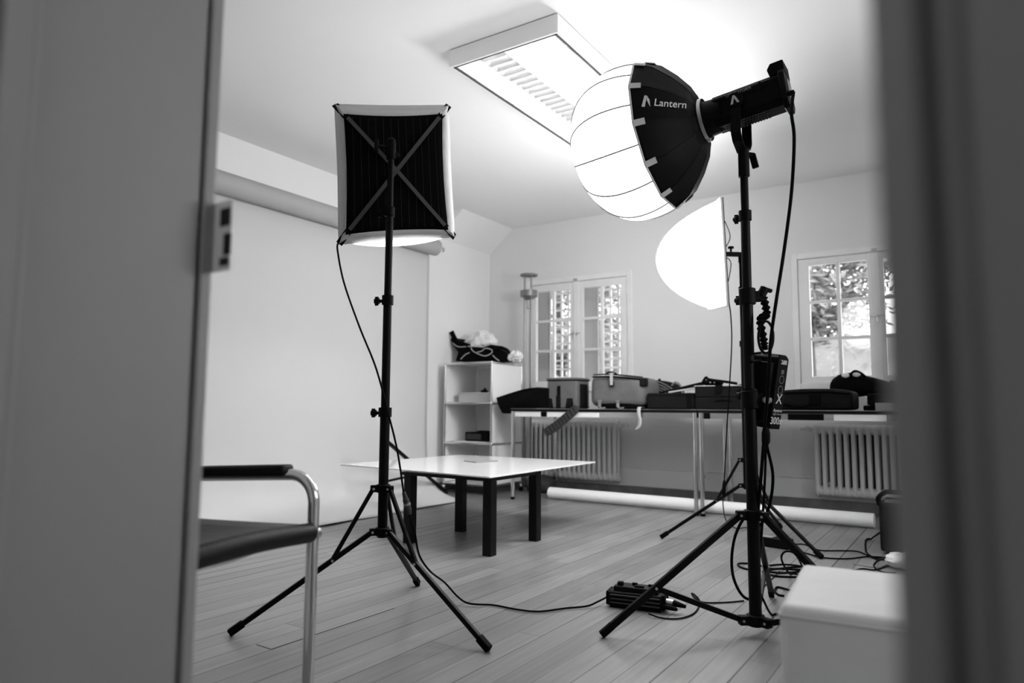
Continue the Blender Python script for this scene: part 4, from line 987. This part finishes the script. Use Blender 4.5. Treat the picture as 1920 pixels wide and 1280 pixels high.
# ------------------------------------------------------------------ things on the floor at the back
t = thing('paper_tube', 'long white paper roll lying on the floor under the long tables', 'paper roll', (-1.75, 5.07, 0))
MB().cyl((-2.965, 5.125, .047), (-.548, 5.045, .047), .046, n=36).build('paper_roll', 'tube_paper', t)
MB().cyl((-2.967, 5.1252, .047), (-2.95, 5.125, .047), .030, n=24).build('cardboard_core', 'light_grey', t)
t = thing('black_bag', 'black crumpled bag on the floor behind the shelf unit, under the left table', 'bag', (-3.22, 5.4, 0))
blob(MB(), (-3.24, 5.42, .075), .13, (1.15, .7, .62), amp=.2, seed=9, flat=.002).build('bag_body', 'dust_bag', t, ang=60)
blob(MB(), (-3.02, 5.45, .055), .09, (1.1, .7, .62), amp=.2, seed=12, flat=.002).build('side_pocket', 'dust_bag', t, ang=60)
t = thing('power_strip', 'white power strip lying on the floor in the corner by the shelf casters', 'power strip', (-4.0, 4.78, 0))
ps0, ps1 = onz(770, 913, .03), onz(811, 919, .03)
psd = V((.22, .0, 0))
MB().bar((-3.985, 4.60, .025), (-3.925, 4.82, .025), .05, .045).build('strip_body', 'white_lacquer', t, bevel=.008)
MB().box((-3.985, 4.68, .047), (-3.945, 4.72, .075)).build('plug', 'white_lacquer', t, bevel=.004)
t = thing('rolling_case', 'black equipment case with handle standing on the floor beside the end of the paper roll', 'case', (-.25, 4.3, 0))
MB().box((-.43, 4.16, .015), (.05, 4.48, .262)).build('case_body', 'black_plastic', t, bevel=.015, seg=3)
MB().tube(catmull([(-.425, 4.17, .25), (-.43, 4.17, .285), (-.40, 4.165, .315), (-.35, 4.165, .322), (.0, 4.165, .322)], 6), .012, 10).build('handle', 'rubber', t)
MB().box((-.40, 4.155, .268), (.04, 4.175, .282)).build('rail', 'steel', t)
for x in (-.38, .0): MB().box((x-.02, 4.18, 0), (x+.02, 4.46, .02)).build('foot', 'rubber', t)
t = thing('power_adapter', 'black power adapter brick on the floor behind the large tripod', 'power adapter', (-.90, 4.05, 0))
M_ = frame((-.925, 4.045, 0), (.165, -.035, 0), (.035, .165, 0))
MB().box((-.085, -.035, .004), (.085, .035, .052), M_).build('brick', 'black_plastic', t, bevel=.005)
MB().box((-.075, -.033, 0), (.075, .033, .005), M_).build('base_pad', 'rubber', t)
MB().box((-.080, -.030, .052), (-.01, .030, .0525), M_).build('label', 'mid_grey', t)
o = MB().box((-.62, 3.00, 0), (-.52, 3.10, .075)).build('cable_adapter', 'black_plastic', bevel=.008); tag(o, 'black block adapter among the coiled cables behind the ottoman', 'adapter')
o = blob(MB(), (-.30, 3.85, .035), .07, (1.2, .8, .55), amp=.2, seed=21, flat=.002).build('white_cloth', 'white_lacquer', ang=60); tag(o, 'bit of crumpled white cloth on the floor in front of the rolling case', 'cloth')

# ------------------------------------------------------------------ battery box on the floor
e0, e1 = onz(1138, 1138, 0), onz(1238, 1150, 0)
bd = (e1-e0).normalized(); bn = V((-bd.y, bd.x, 0)); bl_ = (e1-e0).length+.01
t = thing('battery_plate', 'black battery power supply with metal plug lying on the floor between the tripods', 'power supply', e0+bd*bl_/2+bn*.045)
MF = frame(e0+bn*.002, bd, bn)
MB().box((0, 0, .006), (bl_, .085, .060), MF).build('housing', 'black_plastic', t, bevel=.010, seg=3)
for y in (.004, .070): MB().box((0.01, y, 0), (bl_-.01, y+.011, .008), MF).build('rubber_foot', 'rubber', t)
MB().box((.022, .012, .058), (bl_-.022, .082, .078), MF).build('battery_mount', 'black_metal', t, bevel=.004)
for a, b, c, d, h in ((.035, .02, .055, .04, .092), (.085, .045, .105, .055, .088), (.10, .02, .135, .032, .085), (.145, .05, .165, .06, .086)): MB().box((a, b, .076), (c, d, h), MF).build('mount_claw', 'black_plastic', t, bevel=.002)
for z in (.020, .034, .048): MB().cyl(MF @ V((.012, -.001, z)), MF @ V((bl_-.012, -.001, z)), .0025, n=8).build('side_rib', 'strap_dark', t)
MB().box((-.006, .004, .008), (.008, .081, .058), MF).build('end_cap', 'rubber', t, bevel=.004); MB().box((bl_-.008, .004, .008), (bl_+.006, .081, .062), MF).build('end_cap', 'rubber', t, bevel=.004)
MB().cyl(MF @ V((bl_, .030, .036)), MF @ V((bl_+.034, .028, .034)), .0125).build('metal_plug', 'steel', t)
MB().tube([MF @ V((bl_+.032, .028, .034)), MF @ V((bl_+.050, .026, .032)), MF @ V((bl_+.078, .022, .028))], [.013, .010, .006], 12).build('plug_boot', 'rubber', t)
MB().tube([MF @ V((bl_+.0, .010, .024)), MF @ V((bl_+.030, .006, .022)), MF @ V((bl_+.050, .002, .020))], [.009, .009, .006], 12).build('data_plug', 'rubber', t)
psu_l = MF @ V((-.005, .04, .03))

# ------------------------------------------------------------------ ottoman
t = thing('ottoman', 'white fabric-covered cube ottoman at the lower right beside the door frame', 'ottoman', (-.1, 1.48, 0))
oz = .412
MO = Matrix.Translation((-.125, 1.492, 0)) @ Matrix.Rotation(math.radians(5), 4, 'Z')
def ow(p): return p
MB().box((-.185, -.185, .0), (.205, .185, oz-.004), MO).build('cover', 'ottoman_fabric', t, bevel=.013, seg=4)
MB().tube([MO @ V(q) for q in ((-.186, -.186, oz-.022), (.206, -.186, oz-.022), (.206, .186, oz-.022), (-.186, .186, oz-.022))], .003, 6, closed=True).build('top_seam', 'ottoman_fabric', t)

# ------------------------------------------------------------------ cables
def cable(name, lab, pts, r, m='rubber', n=8, cat='cable'):
    pts = catmull([V(p) for p in pts], 8)
    for p in pts: p.z = max(p.z, r)
    o = MB().tube(pts, r, n).build(name, m); tag(o, lab, cat); return o
def fl_(px, py, z=.004): return onz(px, py, z)
cbl = thing('power_cable', 'black cable with inline connector from the black-backed softbox to the floor battery supply', 'cable', (-1.5, 2.0, 0))
cp = catmull([dep(634, 455, 2.64), dep(633, 470, 2.62), dep(645, 530, 2.58), dep(673, 610, 2.52), dep(705, 690, 2.46), dep(728, 775, 2.43), dep(745, 845, 2.42), dep(757, 925, 2.42)], 8)
MB().tube(cp, .0035, 8).build('upper_cord', 'rubber', cbl)
c_a, c_b = dep(757, 922, 2.42), dep(768, 964, 2.42)
MB().tube([c_a, c_a.lerp(c_b, .3), c_a.lerp(c_b, .32), c_a.lerp(c_b, .8), c_b], [.006, .009, .011, .011, .007], 12).build('inline_connector', 'strap_dark', cbl)
MB().cyl(c_a.lerp(c_b, .50), c_a.lerp(c_b, .60), .0125, n=12).build('coupling_ring', 'mid_grey', cbl)
cp = catmull([c_b, dep(778, 1000, 2.43), dep(786, 1040, 2.46), dep(806, 1070, 2.50), fl_(834, 1092, .09), fl_(858, 1118, .03), fl_(880, 1131, .012), fl_(925, 1134, .006), fl_(968, 1142, .006), fl_(1010, 1146, .006), fl_(1060, 1140, .006), fl_(1100, 1136, .008), fl_(1120, 1128, .018), psu_l], 8)
for p in cp: p.z = max(p.z, .004)
MB().tube(cp, .0036, 8).build('lower_cord', 'rubber', cbl)
cable('lamp_cable', 'black head cable hanging in a long curve from the LED light to the control box', [AX(-.185, .058, -.038), dep(1484, 212, 2.28), dep(1489, 260, 2.27), dep(1484, 360, 2.27), dep(1470, 470, 2.27), dep(1456, 560, 2.27), dep(1445, 640, 2.275), dep(1441, 720, 2.275), dep(1434, 800, 2.29), dep(1428, 880, 2.32), dep(1421, 960, 2.34)], .0055)
cable('mains_cable', 'thick black cable looping from the control box around the foot of the large stand', [dep(1436, 805, 2.37), dep(1438, 835, 2.37), dep(1449, 890, 2.38), dep(1443, 945, 2.39), dep(1424, 985, 2.42), dep(1400, 968, 2.46), dep(1380, 1000, 2.46), dep(1372, 1045, 2.46), dep(1376, 1085, 2.44), dep(1394, 1118, 2.42), dep(1420, 1126, 2.42)], .0052)
cable('signal_cable', 'second black cable dropping straight from the control box to the floor', [dep(1437, 800, 2.36), dep(1436, 830, 2.36), dep(1434, 900, 2.37), dep(1428, 1000, 2.37), dep(1421, 1090, 2.36), dep(1434, 1130, 2.36), fl_(1448, 1153, .006), fl_(1462, 1150, .006)], .0042)
o = MB().tube([dep(1436, 802, 2.362), dep(1436, 812, 2.362), dep(1436, 828, 2.362), dep(1437, 836, 2.362)], [.010, .014, .014, .006], 12).build('cable_plug', 'black_plastic'); tag(o, 'black plug under the control box', 'plug')
cd = thing('softbox_cable', 'thin black cable hanging from the glowing dome softbox to the floor', 'cable', (-1.3, 4.0, 0))
cp = catmull([nb_-nd*.01, dep(1370, 590, 3.9), dep(1372, 640, 3.9), dep(1368, 720, 3.9), dep(1363, 800, 3.92), dep(1358, 900, 3.94)], 8); MB().tube(cp, .0035, 8).build('upper_cord', 'rubber', cd)
MB().tube([dep(1358, 900, 3.94), dep(1358, 908, 3.94), dep(1357, 922, 3.94), dep(1356, 930, 3.94)], [.006, .011, .011, .006], 12).build('inline_connector', 'black_plastic', cd)
cp = catmull([dep(1356, 928, 3.94), dep(1356, 950, 3.95), fl_(1362, 976, .02), fl_(1380, 990, .006), fl_(1400, 989, .006), fl_(1425, 1000, .006), (-.990, 4.07, .03)], 8); MB().tube(cp, .0032, 8).build('lower_cord', 'rubber', cd)
cable('thin_cable', 'thin black cable looping on the floor from the battery supply to the large tripod', [fl_(1216, 1150, .012), fl_(1240, 1158), fl_(1275, 1159), fl_(1303, 1148), fl_(1312, 1128), fl_(1304, 1116), fl_(1297, 1112), fl_(1303, 1120), fl_(1320, 1129), fl_(1360, 1129), fl_(1395, 1126)], .0030)
cable('floor_cable', 'black cable running over the floor from the power adapter towards the rolling case, upper one', [(-.845, 4.035, .02), fl_(1506, 1020), fl_(1535, 1031), fl_(1580, 1032), fl_(1610, 1034), fl_(1640, 1047), fl_(1668, 1050)], .0038)
cable('floor_cable', 'black cable crossing the floor behind the ottoman, lower of the two long ones', [(-.85, 4.02, .02), fl_(1508, 1036), fl_(1545, 1045), fl_(1590, 1047), fl_(1630, 1043), fl_(1670, 1046)], .0038)
cable('plug_cable', 'black cable arching from a plug on the rolling case down to the floor', [(-.43, 4.15, .11), dep(1636, 1008, 4.0), dep(1624, 1020, 4.0), fl_(1624, 1034, .01), fl_(1637, 1044), fl_(1655, 1045)], .0045)
cable('looped_cable', 'thin black cable looping over the floor right behind the ottoman', [fl_(1600, 1069), fl_(1618, 1066), fl_(1640, 1068), fl_(1660, 1062), fl_(1676, 1056), fl_(1672, 1049), fl_(1650, 1049), fl_(1640, 1056), fl_(1640, 1064), fl_(1655, 1072), fl_(1680, 1074)], .0035)
cable('pale_cord', 'pale worn cord lying on the floor behind the ottoman', [fl_(1600, 1056), fl_(1620, 1060), fl_(1645, 1063), fl_(1664, 1058)], .0025, 'mid_grey')
coil = [fl_(1420, 1070), fl_(1405, 1068), fl_(1388, 1063), fl_(1384, 1057), fl_(1395, 1056), fl_(1420, 1058), fl_(1450, 1066, .010), fl_(1500, 1062), fl_(1508, 1070), fl_(1470, 1074), fl_(1438, 1070, .012), fl_(1440, 1061), fl_(1470, 1058, .01), fl_(1505, 1062, .012), fl_(1502, 1068, .01), fl_(1460, 1066, .016), fl_(1430, 1072), fl_(1455, 1080), fl_(1500, 1082)]
cable('coiled_cable', 'black cable coiled in flat loops on the floor behind the large tripod', coil, .0048)
cable('loop_cable', 'black cable rising in an upright loop behind the large tripod leg', [fl_(1500, 1078), fl_(1482, 1076), dep(1470, 1060, 2.95), dep(1465, 1044, 2.95), dep(1472, 1034, 2.95), dep(1486, 1035, 2.95), dep(1496, 1045, 2.95), fl_(1506, 1066, .02)], .0042)
cable('thin_lead', 'thin twin lead crossing the floor behind the column of the large tripod', [fl_(1403, 1122), fl_(1425, 1106), fl_(1440, 1092), fl_(1452, 1080), fl_(1462, 1070, .01)], .0022)
cable('short_cable', 'short black cable bent around the block adapter behind the ottoman', [(-.58, 2.99, .02), fl_(1462, 1101), fl_(1453, 1108), fl_(1460, 1115), fl_(1470, 1117)], .0045)

# ------------------------------------------------------------------ fill lamp added in the hall, unseen behind the camera
t = thing('hall_fill_lamp', 'round frosted ceiling lamp added out of view as hall fill light', 'lamp', (-.6, -.9, ZC-.1))
MB().cyl((-.6, -.9, ZC-.03), (-.6, -.9, ZC-.001), .16, n=32).build('lamp_base', 'white_lacquer', t)
MB().lathe([(ZC-.11, .001), (ZC-.105, .07), (ZC-.08, .13), (ZC-.03, .15)], 32, Matrix.Translation((-.6, -.9, 0))).build('lamp_shade', 'hall_fill_glow', t)
